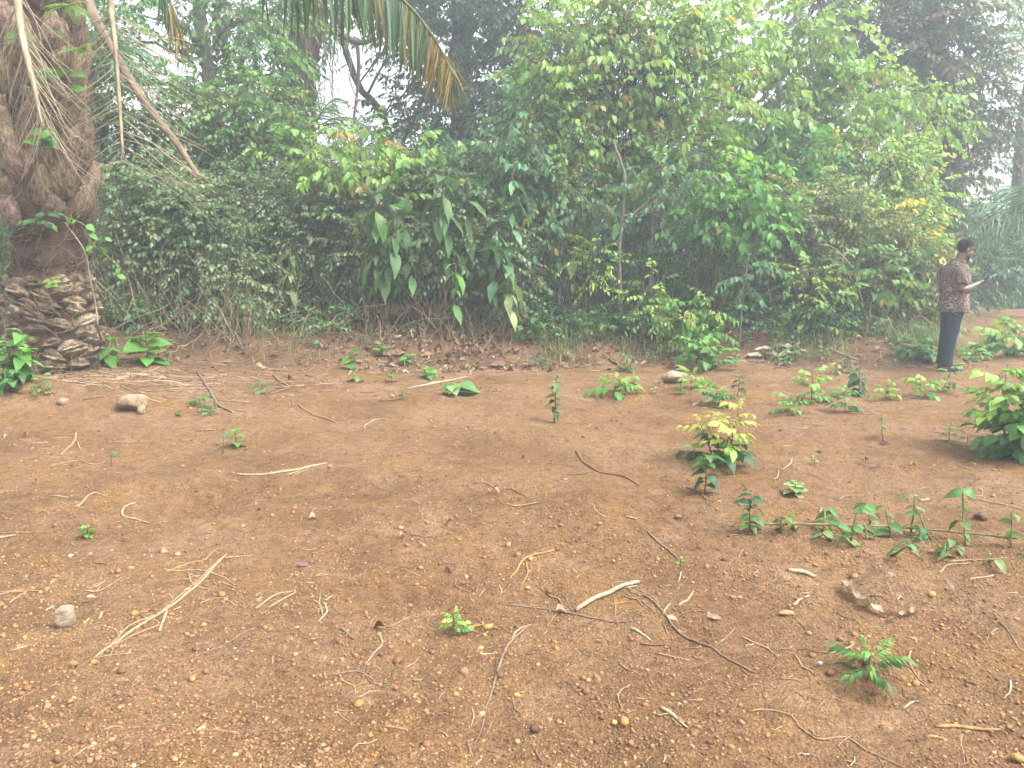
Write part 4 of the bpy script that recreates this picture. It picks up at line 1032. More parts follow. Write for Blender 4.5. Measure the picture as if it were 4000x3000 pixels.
def fuse(parts, voxel, smooth_it=3):
    """one continuous skin around overlapping forms"""
    b = Bag()
    for V, F in parts: b.add(V, F)
    V, F, _ = b.arrays(); me = make_mesh('tmp', V, F); o = bpy.data.objects.new('tmp', me); COL.objects.link(o)
    m = o.modifiers.new('r', 'REMESH'); m.mode = 'VOXEL'; m.voxel_size = voxel
    s = o.modifiers.new('s', 'SMOOTH'); s.iterations = smooth_it; s.factor = .5
    bpy.context.view_layer.update(); dg = bpy.context.evaluated_depsgraph_get(); ev = o.evaluated_get(dg); m2 = ev.to_mesh()
    n = len(m2.vertices); W = np.empty(n * 3, np.float32); m2.vertices.foreach_get('co', W)
    m2.calc_loop_triangles(); T = np.empty(len(m2.loop_triangles) * 3, np.int32); m2.loop_triangles.foreach_get('vertices', T)
    W = W.reshape(-1, 3).astype(float); T = T.reshape(-1, 3).copy(); ev.to_mesh_clear(); bpy.data.objects.remove(o); bpy.data.meshes.remove(me)
    return W, T
def limb(P, R): return tube(catmull(np.array(P, float), 5), R, 14)

man_g = G(3702, 1446)
SC = 503 * axial(man_g) / FOCAL / 1.72
def MP(V): return np.asarray(V, float) * SC + man_g
man = empty('person', man_g, 'man in a patterned short sleeved shirt and dark trousers standing and looking at his phone', 'person')
def skin_mat():
    m, n, out = new_mat('skin'); p = n.nodes.new('ShaderNodeBsdfPrincipled'); tc = n.nodes.new('ShaderNodeTexCoord'); no = n.nodes.new('ShaderNodeTexNoise'); no.inputs['Scale'].default_value = 30
    n.links.new(tc.outputs['Object'], no.inputs['Vector']); r = ramp(n, [(.3, (.085, .043, .028)), (.7, (.125, .064, .040))]); n.links.new(no.outputs['Fac'], r.inputs['Fac']); n.links.new(r.outputs[0], p.inputs['Base Color'])
    p.inputs['Roughness'].default_value = .45; n.links.new(p.outputs[0], out.inputs['Surface']); return m
def shirt_mat():
    m, n, out = new_mat('printed_cotton'); p = n.nodes.new('ShaderNodeBsdfPrincipled'); tc = n.nodes.new('ShaderNodeTexCoord')
    no = n.nodes.new('ShaderNodeTexNoise'); no.inputs['Scale'].default_value = 8; no.inputs['Detail'].default_value = 2; no.inputs['Distortion'].default_value = .9; n.links.new(tc.outputs['Object'], no.inputs['Vector'])
    r = ramp(n, [(0, (.02, .02, .028)), (.36, (.105, .036, .026)), (.45, (.15, .12, .10)), (.50, (.03, .024, .026)), (.56, (.24, .19, .14)), (.61, (.125, .045, .034))], 'CONSTANT'); n.links.new(no.outputs['Fac'], r.inputs['Fac'])
    vo = n.nodes.new('ShaderNodeTexVoronoi'); vo.inputs['Scale'].default_value = 17; n.links.new(tc.outputs['Object'], vo.inputs['Vector'])
    v2 = ramp(n, [(0, (.38, .34, .28)), (.22, (.05, .05, .055)), (.34, (0, 0, 0))], 'CONSTANT'); n.links.new(vo.outputs['Distance'], v2.inputs['Fac'])
    f = ramp(n, [(0, (1, 1, 1)), (.30, (0, 0, 0))], 'CONSTANT'); n.links.new(vo.outputs['Distance'], f.inputs['Fac'])
    n3 = n.nodes.new('ShaderNodeTexNoise'); n3.inputs['Scale'].default_value = 5; n.links.new(tc.outputs['Object'], n3.inputs['Vector'])
    g = ramp(n, [(.45, (0, 0, 0)), (.55, (1, 1, 1))]); n.links.new(n3.outputs['Fac'], g.inputs['Fac'])
    fac = mix(n, f.outputs[0], g.outputs[0], 1.0, 'MULTIPLY'); n.links.new(mix(n, r.outputs[0], v2.outputs[0], fac), p.inputs['Base Color'])
    p.inputs['Roughness'].default_value = .85; n.links.new(p.outputs[0], out.inputs['Surface']); return m
M_SKIN, M_SHIRT = skin_mat(), shirt_mat()
M_TROUSER = rough_mat('dark_twill', (.020, .028, .044), nscale=60, lo=.8, hi=1.2, bump=.15, bscale=200)
M_HAIR = rough_mat('short_hair', (.010, .009, .009), nscale=90, lo=.6, hi=1.4, bump=.6, bscale=220)
M_SANDAL = rough_mat('sandal_rubber', (.018, .017, .018), bump=.1)
M_SOLE = rough_mat('light_strap', (.42, .40, .38), bump=.1)
# body: facing +x, its right side towards the camera
tiltH = Matrix.Rotation(math.radians(14), 4, 'Y')
HC = np.array((.085, 0, 1.585))
def hp(x, y, z):
    v = tiltH @ Vector((x, y, z)); return HC + np.array(v)
body = [ellipsoid(hp(-.012, 0, .035), (.100, .076, .092), tiltH), ellipsoid(hp(.030, 0, -.045), (.068, .060, .078), tiltH), ellipsoid(hp(.052, 0, -.098), (.034, .034, .026), tiltH),
        ellipsoid(hp(.072, 0, .025), (.020, .048, .018), tiltH), ellipsoid(hp(.101, 0, -.028), (.020, .017, .016), tiltH), ellipsoid(hp(.094, 0, -.008), (.012, .012, .030), tiltH),
        ellipsoid(hp(.086, 0, -.060), (.016, .024, .009), tiltH), ellipsoid(hp(.084, 0, -.075), (.015, .021, .008), tiltH),
        ellipsoid(hp(-.012, -.076, -.012), (.020, .010, .030), tiltH), ellipsoid(hp(-.012, .076, -.012), (.020, .010, .030), tiltH),
        ellipsoid(hp(.060, -.036, -.030), (.028, .022, .024), tiltH), ellipsoid(hp(.060, .036, -.030), (.028, .022, .024), tiltH),
        limb([(-.02, 0, 1.36), (.01, 0, 1.44), (.045, 0, 1.53)], [.075, .058, .058]),
        loft([((-.03, 0, .80), .12, .16), ((-.02, 0, 1.0), .12, .16), ((-.02, 0, 1.2), .125, .18), ((-.03, 0, 1.34), .10, .19), ((-.03, 0, 1.40), .06, .09)]),
        limb([(-.045, -.19, 1.355), (-.065, -.225, 1.22), (-.070, -.245, 1.075)], [.056, .050, .042]),
        limb([(-.070, -.245, 1.080), (.03, -.225, 1.095), (.12, -.200, 1.130), (.205, -.175, 1.165)], [.042, .044, .034, .025]),
        limb([(-.045, .19, 1.355), (-.06, .225, 1.2), (-.05, .235, 1.06)], [.056, .050, .042]), limb([(-.05, .235, 1.06), (-.02, .235, .93), (.02, .225, .82)], [.042, .040, .026]),
        ellipsoid((.035, .22, .76), (.022, .038, .05)), 
        limb([(-.03, -.085, .85), (-.045, -.09, .47), (-.07, -.09, .09)], [.085, .058, .036]), limb([(-.03, .085, .85), (-.025, .09, .47), (-.03, .09, .09)], [.085, .058, .036])]
# right hand under the phone: palm, four fingers curled round its far edge, thumb along the near edge
PHC = np.array((.345, -.150, 1.235)); pd = nrm((.87, .10, .48)); ps = nrm(np.cross(UP, pd)); pn = np.cross(pd, ps)     # phone centre, long axis, side (away from camera), screen normal
palm_c = PHC - pd * .055 - pn * .022
body += [ellipsoid((.232, -.168, 1.178), (.034, .026, .028)), ellipsoid(palm_c, (.048, .036, .018), Matrix.Rotation(-math.radians(28), 4, 'Y'))]
for i, L in enumerate((.9, 1.0, .95, .78)):
    b0 = palm_c + pd * (.036 - .021 * i) + ps * .022 - pn * .004
    body.append(limb([b0, b0 + ps * .026 * L + pn * .002, b0 + ps * .036 * L + pn * .020, b0 + ps * .026 * L + pn * .036], [.0092, .0088, .0082, .0065]))
t0 = palm_c - pd * .030 - ps * .024
body.append(limb([t0, t0 + pd * .030 - ps * .020 + pn * .012, t0 + pd * .058 - ps * .018 + pn * .028, t0 + pd * .080 - ps * .004 + pn * .034], [.0125, .0115, .0100, .0080]))
for i in range(4):
    b0 = np.array((.040 + .004 * i, .205 + .014 * i, .72)); body.append(limb([b0, b0 + (.008, 0, -.035), b0 + (.0, 0, -.065 + .006 * abs(i - 1.5))], [.0088, .0082, .0065]))
body.append(limb([(.05, .20, .77), (.075, .195, .735), (.08, .20, .70)], [.011, .010, .008]))
for y, x0 in ((-.09, -.07), (.09, -.03)):
    body += [ellipsoid((x0 - .02, y, .045), (.05, .036, .036)), ellipsoid((x0 + .07, y, .040), (.085, .038, .030)), ellipsoid((x0 + .15, y, .032), (.055, .043, .020))]
    for q in range(5): body.append(ellipsoid((x0 + .198 - .012 * q, y + (.030 - .015 * q) * (1 if y < 0 else -1), .030), (.020, .0085, .010), None, 10, 6))
V, F = fuse(body, .0058, 3); bodyo = obj('body', MP(V), F, M_SKIN, man, smooth=True)
# eyes
M_EYE = rough_mat('eye', (.30, .27, .24), bump=0, rough=.2)
for s in (-1, 1):
    V, F = ellipsoid(hp(.084, s * .030, .004), (.008, .012, .006), tiltH, 10, 6); obj('eye', MP(V), F, M_EYE, man, smooth=True)
    V, F = limb([hp(.082, s * .048, .026), hp(.094, s * .032, .031), hp(.096, s * .014, .026)], [.004, .005, .004]); obj('eyebrow', MP(V), F, M_HAIR, man, smooth=True)
# hair: a close cap with a hairline that runs from brow to nape
V, F = ellipsoid(hp(-.016, 0, .042), (.107, .083, .098), tiltH, 40, 26)
loc = (V - HC) @ np.array(tiltH.to_3x3()); q = loc[F].mean(1)
keep = (q[:, 2] > .052 + .28 * np.clip(q[:, 0] - .03, -.02, .2)) | ((q[:, 0] < -.008) & (q[:, 2] > -.020 + .25 * (q[:, 0] + .008))) | ((q[:, 0] < -.05) & (q[:, 2] > -.055))
V = V + (rng.random(V.shape) - .5) * .004; obj('hair', MP(V), F[keep], M_HAIR, man)
V, F = limb([hp(.030, -.060, -.075), hp(.062, -.030, -.108), hp(.072, 0, -.114), hp(.062, .030, -.108), hp(.030, .060, -.075)], [.008, .012, .014, .012, .008]); obj('beard', MP(V), F, M_HAIR, man, smooth=True)
# shirt, loose, worn outside the trousers
shirt = [loft([((-.005, 0, .775), .178, .205), ((-.005, 0, .90), .170, .205), ((-.004, 0, 1.04), .165, .205), ((-.008, 0, 1.18), .160, .212), ((-.018, 0, 1.30), .148, .218), ((-.025, 0, 1.375), .105, .190), ((-.012, 0, 1.425), .072, .100), ((.0, 0, 1.447), .064, .070)]),
         limb([(-.035, -.155, 1.365), (-.05, -.215, 1.27), (-.066, -.240, 1.145)], [.088, .083, .080]), limb([(-.035, .155, 1.365), (-.05, .215, 1.27), (-.062, .240, 1.145)], [.088, .083, .080])]
V, F = fuse(shirt, .011, 4)
fold = .008 * (vnoise(V[:, 0] * 9 + V[:, 2] * 3 + 50, V[:, 2] * 7 + V[:, 1] * 9 + 50, 88)) + .005 * vnoise(V[:, 0] * 22 + 50, V[:, 2] * 12 + V[:, 1] * 20 + 50, 89)
nr = V - np.array((-.01, 0, 0)); nr[:, 2] = 0; nr /= np.linalg.norm(nr, axis=1)[:, None] + 1e-9
sh_o = obj('shirt', MP(V + nr * fold[:, None] * 1.8), F, M_SHIRT, man, smooth=True)
for s in (-1, 1):
    V, F = tube(catmull(np.array([(-.075, s * .020, 1.462), (-.03, s * .070, 1.450), (.035, s * .062, 1.425), (.082, s * .022, 1.375)]), 4), [.017, .020, .020, .012], 8, flat_=.45); obj('collar', MP(V), F, M_SHIRT, sh_o, smooth=True)
V, F = tube(catmull(np.array([(.088, -.012, 1.372), (.140, -.012, 1.25), (.162, -.012, 1.05), (.175, -.012, .79)]), 4), .012, 6, flat_=.3); obj('placket', MP(V), F, M_SHIRT, sh_o, smooth=True)
# trousers
tr = [loft([((-.02, 0, .88), .120, .165), ((-.018, 0, .78), .122, .168), ((-.018, 0, .70), .108, .155)]),
      loft([((-.02, -.080, .80), .108, .088), ((-.028, -.082, .60), .086, .078), ((-.045, -.085, .42), .070, .068), ((-.062, -.088, .22), .064, .062), ((-.068, -.09, .075), .070, .064)]),
      loft([((-.012, .080, .80), .108, .088), ((-.014, .082, .60), .086, .078), ((-.025, .085, .42), .070, .068), ((-.038, .088, .22), .064, .062), ((-.042, .09, .075), .070, .064)])]
V, F = fuse(tr, .011, 3); V = V + np.stack([.010 * vnoise(V[:, 0] * 14 + 40, V[:, 2] * 13 + 40, 91), .006 * vnoise(V[:, 1] * 14 + 40, V[:, 2] * 15 + 40, 92), 0 * V[:, 0]], 1)
obj('trousers', MP(V), F, M_TROUSER, man, smooth=True)
# sandals
for y, x0 in ((-.09, -.07), (.09, -.03)):
    so = [(x0 - .075, .030), (x0 - .04, .040), (x0 + .05, .036), (x0 + .14, .048), (x0 + .205, .040), (x0 + .225, .012)]
    ring = [(x, y - w) for x, w in so] + [(x, y + w) for x, w in so[::-1]]; n_ = len(ring)
    V = [(a, b, z) for z in (.002, .020) for a, b in ring] + [(x0 + .06, y, .002), (x0 + .06, y, .020)]
    F = [(k, (k + 1) % n_, n_ + (k + 1) % n_) for k in range(n_)] + [(k, n_ + (k + 1) % n_, n_ + k) for k in range(n_)] + [((k + 1) % n_, k, 2 * n_) for k in range(n_)] + [(n_ + k, n_ + (k + 1) % n_, 2 * n_ + 1) for k in range(n_)]
    sd = obj('sandal', MP(V), F, M_SANDAL, man)
    for xs, h, w in ((.10, .075, .046), (.145, .058, .050)):
        V, F = tube(catmull(np.array([(x0 + xs - .01, y - w, .015), (x0 + xs, y - w * .75, h * .8), (x0 + xs, y, h), (x0 + xs, y + w * .75, h * .8), (x0 + xs - .01, y + w, .015)]), 4), .012, 6, flat_=.4); obj('strap', MP(V), F, M_SOLE if xs > .12 else M_SANDAL, sd, smooth=True)
# the phone lies in the hand: a thing of its own
def slab(c, d, s, n, L, W, T, rad=.008):
    P = []
    for cx, cy, a0 in ((1, 1, 0), (-1, 1, 90), (-1, -1, 180), (1, -1, 270)):
        for q in range(4):
            a = math.radians(a0 + q * 30); P.append((cx * (L / 2 - rad) + rad * math.cos(a), cy * (W / 2 - rad) + rad * math.sin(a)))
    n_ = len(P); V = [np.asarray(c) + d * a + s * b + n * z for z in (-T / 2, T / 2) for a, b in P]
    F = [(k, (k + 1) % n_, n_ + (k + 1) % n_) for k in range(n_)] + [(k, n_ + (k + 1) % n_, n_ + k) for k in range(n_)] + [(0, k + 1, k) for k in range(1, n_ - 1)] + [(n_, n_ + k, n_ + k + 1) for k in range(1, n_ - 1)]
    return np.array(V), np.array(F)
M_PHONE = rough_mat('teal_phone_case', (.03, .16, .13), bump=0, rough=.4, spec=.5); M_SCREEN = rough_mat('phone_glass', (.012, .013, .015), bump=0, rough=.35, spec=.3)
V, F = slab(PHC, pd, ps, pn, .160, .076, .010); ph = tag(obj('phone', MP(V), F, M_PHONE, origin=MP(PHC)), 'teal backed phone held in the man\'s right hand', 'phone')
V, F = slab(PHC + pn * .0058, pd, ps, pn, .150, .068, .001, .006); obj('screen', MP(V), F, M_SCREEN, ph)
V, F = slab(PHC - pd * .055 - ps * .02 - pn * .0056, pd, ps, pn, .026, .020, .002, .005); obj('camera_bump', MP(V), F, M_SCREEN, ph)

# ================================================================== seedlings and small plants
def toothed(L=1, w=.5, fold=.15, droop=.4, seg=6):
    V, F = leaf_shape(L, w, fold, droop, seg); return V, F
PL_DARK = [make_mesh('leaf', *leaf_shape(1, .46 + .05 * k, .16, .40 + .14 * k, 6, wave=.03, sharp=1.05), M_LEAF_OBJ) for k in range(4)]
PL_ROUND = [make_mesh('leaf', *leaf_shape(1, .66 + .05 * k, .10, .25 + .1 * k, 4, wave=.012), M_LEAF_OBJ) for k in range(4)]
def compound(n, w, Ls, droop, seed):
    r = np.random.default_rng(seed); b = Bag(); t = np.linspace(0, 1, 5); P = np.stack([t * (1 - .2 * droop * t), 0 * t, .10 * t - droop * t * t], 1); V, F = tube(P, [.012, .006], 3, cap=False); b.add(V, F)
    for i in range(n):
        u = .22 + .78 * (i // 2 * 2 + 1) / n if i < n - 1 else 1.0
        p = np.array([np.interp(u, t, P[:, k]) for k in range(3)]); s = (1 if i % 2 else -1) if i < n - 1 else 0
        V, F = leaf_shape(1, w, .14, .25 + .3 * r.random(), 3); b.add(xf(V, p, (.75 if s else 1, s * .8, -.45 - .5 * r.random()), UP + (r.random(3) - .5) * .5, Ls * (.8 + .4 * r.random()) * (.7 + .5 * u)), F)
    return b.arrays()[:2]
PL_PIN = [make_mesh('leaf', *compound(n, .56, .50, d, 5 + k), M_LEAF_OBJ) for k, (n, d) in enumerate(((7, .40), (5, .45), (7, .6), (9, .35)))]
PL_FERNY = [make_mesh('leaf', *compound(n, .26, .42, d, 25 + k), M_LEAF_OBJ) for k, (n, d) in enumerate(((11, .35), (9, .5), (13, .25)))]
KINDS_ = {'dark': PL_DARK, 'round': PL_ROUND, 'pin': PL_PIN, 'ferny': PL_FERNY}
PC = {k: tuple(q * 1.08 for q in v) for k, v in {'dark': (.030, .085, .030), 'mid': (.060, .150, .040), 'bright': (.095, .235, .045), 'lime': (.17, .30, .055), 'yellow': (.30, .31, .075), 'teal': (.045, .13, .075), 'pale': (.16, .23, .085), 'olive': (.12, .17, .06)}.items()}
def seedling(label, px, py, h, w, kind, colour, n=None, start=.12, name='seedling', lean=0, tipc=None, lowc=None, stemc=(.11, .085, .045), cat='seedling', nstem=1, group=None, lf=None, Z=None):
    g = G(px, py); k = axial(g) / FOCAL
    Hh, W = h * k, w * k
    e = empty(name, g, label, cat, group)
    n = int(n * 1.2) if n and n > 5 else n
    n = n or {'dark': 11, 'round': 9, 'pin': 9, 'ferny': 9}[kind]
    lf = lf * .88 if lf and kind == 'dark' else lf
    L0 = lf * k if lf else W * {'dark': .42, 'round': .40, 'pin': .44, 'ferny': .58}[kind]
    for s in range(nstem):
        off = np.array((0, 0, 0.0)) if nstem == 1 else np.array(((s / (nstem - 1) - .5) * W * .35, rng.normal() * W * .08, 0))
        hh = Hh * (.95 if kind == 'pin' else .82 if kind == 'ferny' else .92) * (1 if nstem == 1 else .65 + .45 * rng.random())
        top = g + off * 1.6 + np.array((lean * Hh + rng.normal() * .04 * Hh, rng.normal() * .05 * Hh, hh))
        P = bend(g + off * .4 - (0, 0, .01), top, .02, 6, .04)
        V, F = tube(P, [max(.0035, .018 * Hh), max(.002, .007 * Hh)], 5); obj('stem', V, F, M_BARK, e, col=stemc, smooth=True)
        m = max(3, n // nstem)
        for i in range(m):
            u = start + (1 - start) * (i + .7) / m
            p = np.array([np.interp(u, np.linspace(0, 1, 6), P[:, q]) for q in range(3)])
            a = i * (2.4 if kind != 'dark' else 1.57 + (math.pi if i % 2 else 0)) + rng.random() * .6 + s
            up = .75 * (u - .35) + .15 * rng.normal() + (.45 if kind in ('pin', 'ferny') else .1)
            d = np.array((math.cos(a), math.sin(a), up))
            L = L0 * (.75 + .5 * rng.random()) * (1.05 - .45 * max(0, u - .55))
            base = PC[colour]
            if tipc and u > .6: base = PC[tipc]
            if lowc and u < .4: base = PC[lowc]
            inst('leaf', KINDS_[kind][rng.integers(0, len(KINDS_[kind]))], e, frame_matrix(p, d, UP + np.array((0, -.15, 0)), (L, L, L), rng.normal() * .25), np.array(base) * (.75 + .5 * rng.random()))
    return e
SEED = [
    ('light green drooping seedling left of the dark glossy one, behind the low spreading seedling', 3170, 1575, 128, 130, 'pin', 'bright', dict(n=12, tipc='lime')),
    ('low spreading light green seedling in front of the drooping one', 3085, 1615, 58, 125, 'pin', 'bright', dict(n=9)),
    ('mid green seedling with drooping leaves in front of the dark glossy one', 3300, 1612, 95, 110, 'pin', 'mid', dict(n=11, tipc='bright')),
    ('dark glossy seedling with tiered curved leaves among the light ones', 3355, 1548, 112, 120, 'dark', 'dark', dict(n=14, lf=52)),
    ('small bright seedling right of the dark glossy one', 3458, 1563, 72, 95, 'pin', 'lime', dict(n=8)),
    ('yellowish small seedling before the pale dead leaf heap', 3268, 1462, 55, 56, 'dark', 'lime', dict(tipc='yellow', n=8, lf=32)),
    ('dark upright seedling beside the yellowish small one', 3308, 1457, 70, 58, 'dark', 'dark', dict(n=9)),
    ('bright clustered seedling in front of the man', 3610, 1556, 78, 115, 'pin', 'bright', dict(n=11, tipc='lime')),
    ('slender mid green seedling hiding the man\'s sandal', 3675, 1532, 112, 95, 'pin', 'mid', dict(n=8, lean=.35, tipc='bright')),
    ('thin stemmed seedling with few leaves at its top', 3450, 1722, 118, 75, 'dark', 'olive', dict(n=6, start=.55, lean=-.15, lf=40)),
    ('small round leaved seedling left of the big bush at the right edge', 3705, 1722, 78, 62, 'round', 'mid', dict(n=7, tipc='lime', lf=36)),
    ('dark narrow seedling behind the big bush at the right edge', 3925, 1500, 90, 55, 'dark', 'teal', dict(n=9)),
    ('low pale leaved plant beyond the leafy runner', 3105, 1935, 52, 150, 'round', 'pale', dict(n=10, lf=52)),
    ('dark veined seedling at the near end of the leafy runner', 2928, 2080, 175, 175, 'dark', 'mid', dict(n=14, lf=68, lowc='bright', tipc='dark')),
    ('dark seedling with big crinkled leaves in front of the yellow tipped one', 2752, 1930, 168, 125, 'dark', 'dark', dict(n=12, lf=78, start=.2, tipc='mid')),
    ('tall seedling with yellow tips and dark lower leaves', 2820, 1815, 225, 225, 'pin', 'lime', dict(n=30, tipc='yellow', lowc='dark', lf=84, nstem=3)),
    ('mid green leafy seedling beside the half buried brown stick', 2795, 1590, 80, 120, 'pin', 'mid', dict(n=13, tipc='bright')),
    ('dark seedling with arched leaves right of the pale boulder', 2880, 1558, 100, 85, 'dark', 'dark', dict(n=9, start=.35)),
    ('light green drooping seedling in the middle of the clearing edge', 2400, 1542, 58, 150, 'pin', 'bright', dict(n=10, lf=72, tipc='lime')),
    ('tall thin dark seedling alone in the middle of the clearing', 2165, 1652, 200, 85, 'dark', 'dark', dict(n=18, lf=42, start=.22, tipc='mid')),
    ('bushy seedling on the bank left of the pale boulder', 2462, 1458, 68, 78, 'pin', 'mid', dict(n=9)),
    ('leafy seedling directly in front of the pale boulder', 2655, 1540, 70, 70, 'round', 'bright', dict(n=8)),
    ('light green seedling right of the pale boulder', 2700, 1520, 68, 120, 'pin', 'lime', dict(n=9)),
    ('dense mid green seedling on the bank behind the boulder', 2760, 1448, 110, 170, 'pin', 'mid', dict(n=18, nstem=2, tipc='bright')),
    ('small round seedling behind the light drooping one', 2370, 1492, 40, 50, 'round', 'pale', dict(n=7)),
    ('tiny green tuft right of the light drooping seedling', 2480, 1502, 32, 46, 'round', 'bright', dict(n=7)),
    ('tiny flat sprout in front of the green tuft', 2490, 1540, 22, 40, 'round', 'bright', dict(n=5)),
    ('tiny pale sprout left of the boulder seedlings', 2553, 1540, 34, 44, 'round', 'pale', dict(n=6)),
    ('pale upright sprout just left of the pale boulder', 2580, 1505, 36, 34, 'round', 'pale', dict(n=5)),
    ('small light green seedling on the bank right of the dense one', 2868, 1432, 52, 52, 'pin', 'lime', dict(n=6)),
    ('thin dark seedling with sparse leaves near the bank', 2940, 1465, 62, 50, 'dark', 'teal', dict(n=5, start=.5)),
    ('dark leafy seedling growing out of the pale dead leaf heap', 3090, 1405, 62, 85, 'dark', 'mid', dict(n=9)),
    ('bright small seedling in front of the pale dead leaf heap', 3060, 1430, 46, 66, 'pin', 'bright', dict(n=7)),
    ('pale green seedling on the bank above the dark upright one', 3215, 1400, 44, 46, 'pin', 'lime', dict(n=6)),
    ('broad dark seedling clump left of the man', 3575, 1405, 92, 150, 'pin', 'mid', dict(n=20, nstem=3, lowc='dark')),
    ('lighter sprawling seedling beside the man\'s trouser leg', 3635, 1420, 60, 80, 'pin', 'bright', dict(n=8)),
    ('compact seedling right of the man on the path', 3800, 1412, 72, 100, 'pin', 'bright', dict(n=13, nstem=2)),
    ('spreading light seedling on the path near the right edge', 3950, 1392, 130, 185, 'pin', 'bright', dict(n=20, nstem=2, tipc='lime')),
    ('faint small seedling on the path beyond the man', 3845, 1330, 36, 50, 'pin', 'lime', dict(n=6)),
    ('low seedling on the far path close to the bushes', 3885, 1225, 40, 70, 'pin', 'mid', dict(n=8)),
    ('pale young plant far along the path', 3785, 1260, 50, 40, 'round', 'pale', dict(n=6)),
    ('teal leaved seedling with a bare stem at the left', 872, 1772, 108, 55, 'dark', 'teal', dict(n=5, start=.7, lf=34)),
    ('light green drooping seedling beside the teal leaved one', 925, 1745, 72, 120, 'round', 'bright', dict(n=8, lf=44)),
    ('tiny teal seedling on the slope of the mound', 437, 1825, 66, 50, 'dark', 'teal', dict(n=5, start=.7, lf=26)),
    ('single bright green sprout on the gravel at the left', 345, 2098, 52, 72, 'round', 'bright', dict(n=7, lf=32)),
    ('bright lime sprout in the gravel of the lower middle', 1775, 2486, 96, 92, 'pin', 'bright', dict(n=10, tipc='lime', start=.35)),
    ('ferny green seedling in the lower right of the clearing', 3390, 2656, 150, 215, 'ferny', 'mid', dict(n=12, lf=110, tipc='bright')),
    ('dark tiny seedling at the clearing edge beside an orange stone', 1572, 1562, 40, 46, 'dark', 'dark', dict(n=6)),
    ('young plant with paired light leaves on the bank, left of the leaf litter', 1370, 1445, 76, 95, 'round', 'bright', dict(n=8, lf=40)),
    ('small plant with pale leaves at the foot of the bank, below the paired leaved one', 1385, 1492, 42, 60, 'round', 'bright', dict(n=5, lf=34)),
    ('low bright plant in the leaf litter below the large leaved plants', 1680, 1475, 40, 110, 'round', 'bright', dict(n=9, lf=38)),
    ('small light leaved plant on the bank above the big pinkish leaf', 1490, 1395, 46, 62, 'round', 'bright', dict(n=6, lf=34)),
    ('light sprout beside the big pinkish leaf', 1595, 1420, 36, 74, 'round', 'bright', dict(n=6, lf=36)),
    ('dark sprout in the leaf litter near the cut leaves', 1530, 1490, 44, 44, 'round', 'mid', dict(n=4, lf=36)),
    ('pair of yellow green leaves sprouting on the low ridge', 2660, 2208, 30, 46, 'round', 'lime', dict(n=4)),
    ('leafy seedling in the straw left of the tan rock', 160, 1545, 78, 80, 'pin', 'bright', dict(n=8)),
    ('bright rosette of long leaves right of the palm foot', 580, 1425, 130, 190, 'round', 'bright', dict(n=12, lf=85)),
    ('small tufted plant with strap leaves at the palm foot', 430, 1420, 110, 90, 'dark', 'bright', dict(n=9, lf=70)),
    ('low green herb under the dead branch', 780, 1590, 50, 84, 'pin', 'mid', dict(n=8)),
    ('tiny green herb left of the low one under the branch', 700, 1625, 28, 42, 'round', 'mid', dict(n=6)),
    ('faint sprig in front of the low herb', 805, 1622, 30, 56, 'pin', 'mid', dict(n=6)),
    ('green herb at the foot of the thicket right of the branch', 1010, 1540, 46, 70, 'pin', 'mid', dict(n=8)),
    ('blue green sprout at the foot of the wall bush', 2105, 1432, 44, 60, 'ferny', 'teal', dict(n=7)),
    ('low sprout in the soil beyond the runner', 3182, 1820, 40, 50, 'round', 'lime', dict(n=5)),
    ('thin grassy sprout right of the round leaved seedling', 3775, 1745, 60, 60, 'ferny', 'pale', dict(n=6)),
    ('light leaved young plant at the hollow mouth', 2560, 1330, 110, 120, 'pin', 'bright', dict(n=12, tipc='lime')),
    ('mid green young plant at the foot of the leggy sapling', 2430, 1310, 90, 110, 'round', 'mid', dict(n=10)),
    ('leafy weed under the tall plant at the edge of the hollow', 2060, 1340, 120, 130, 'dark', 'mid', dict(n=14, nstem=2)),
]
for s in SEED: seedling(*s[:7], **s[7])
seedling('big light green bush of drooping leaves at the right edge', 3985, 1790, 340, 330, 'pin', 'bright', n=80, nstem=6, tipc='lime', lowc='mid', lf=105, name='leafy_bush', cat='shrub', start=.1)
seedling('mid green leafy shrub at the left foot of the palm', 70, 1490, 210, 190, 'dark', 'mid', n=40, nstem=4, lf=80, tipc='bright', name='leafy_shrub', cat='shrub')
seedling('leafy herb at the bottom left of the palm, below the shrub', 40, 1530, 110, 120, 'dark', 'mid', n=18, nstem=3, lf=60, name='leafy_herb', cat='herb')
# plants rooted on the palm trunk
def on_trunk(label, px, py, h, w, kind, colour, n, lf, droop=False):
    z = at(px, py, PY - .55)[2]; c, r = trunk_at(z); p = at(px, py, PY - r * 1.3)
    e = empty('trunk_plant', p, label, 'plant'); k = PY / FOCAL
    V, F = tube(bend(p + (0, .3, -.02), p + (0, -.02, h * k * .4), .0, 4), [.006, .004], 4); obj('stem', V, F, M_BARK, e, col=(.11, .085, .045))
    for i in range(n):
        a = -math.pi * (.02 + .96 * i / max(1, n - 1)) + rng.normal() * .15; L = lf * k * (.8 + .4 * rng.random())
        d = np.array((math.cos(a), math.sin(a) * .7, (-.5 if droop else .15) + .3 * rng.normal()))
        inst('leaf', KINDS_[kind][rng.integers(0, len(KINDS_[kind]))], e, frame_matrix(p + (rng.normal() * w * k * .12, -.03, h * k * (.1 + .6 * rng.random())), d, UP + np.array((0, -.8, 0)), (L, L, L), rng.normal() * .2), np.array(PC[colour]) * (.8 + .4 * rng.random()))
on_trunk('broad leaved epiphyte on the middle of the palm trunk', 245, 370, 110, 150, 'round', 'bright', 8, 72)
on_trunk('round leaved epiphyte below the hanging dead frond', 190, 585, 90, 130, 'round', 'bright', 8, 60)
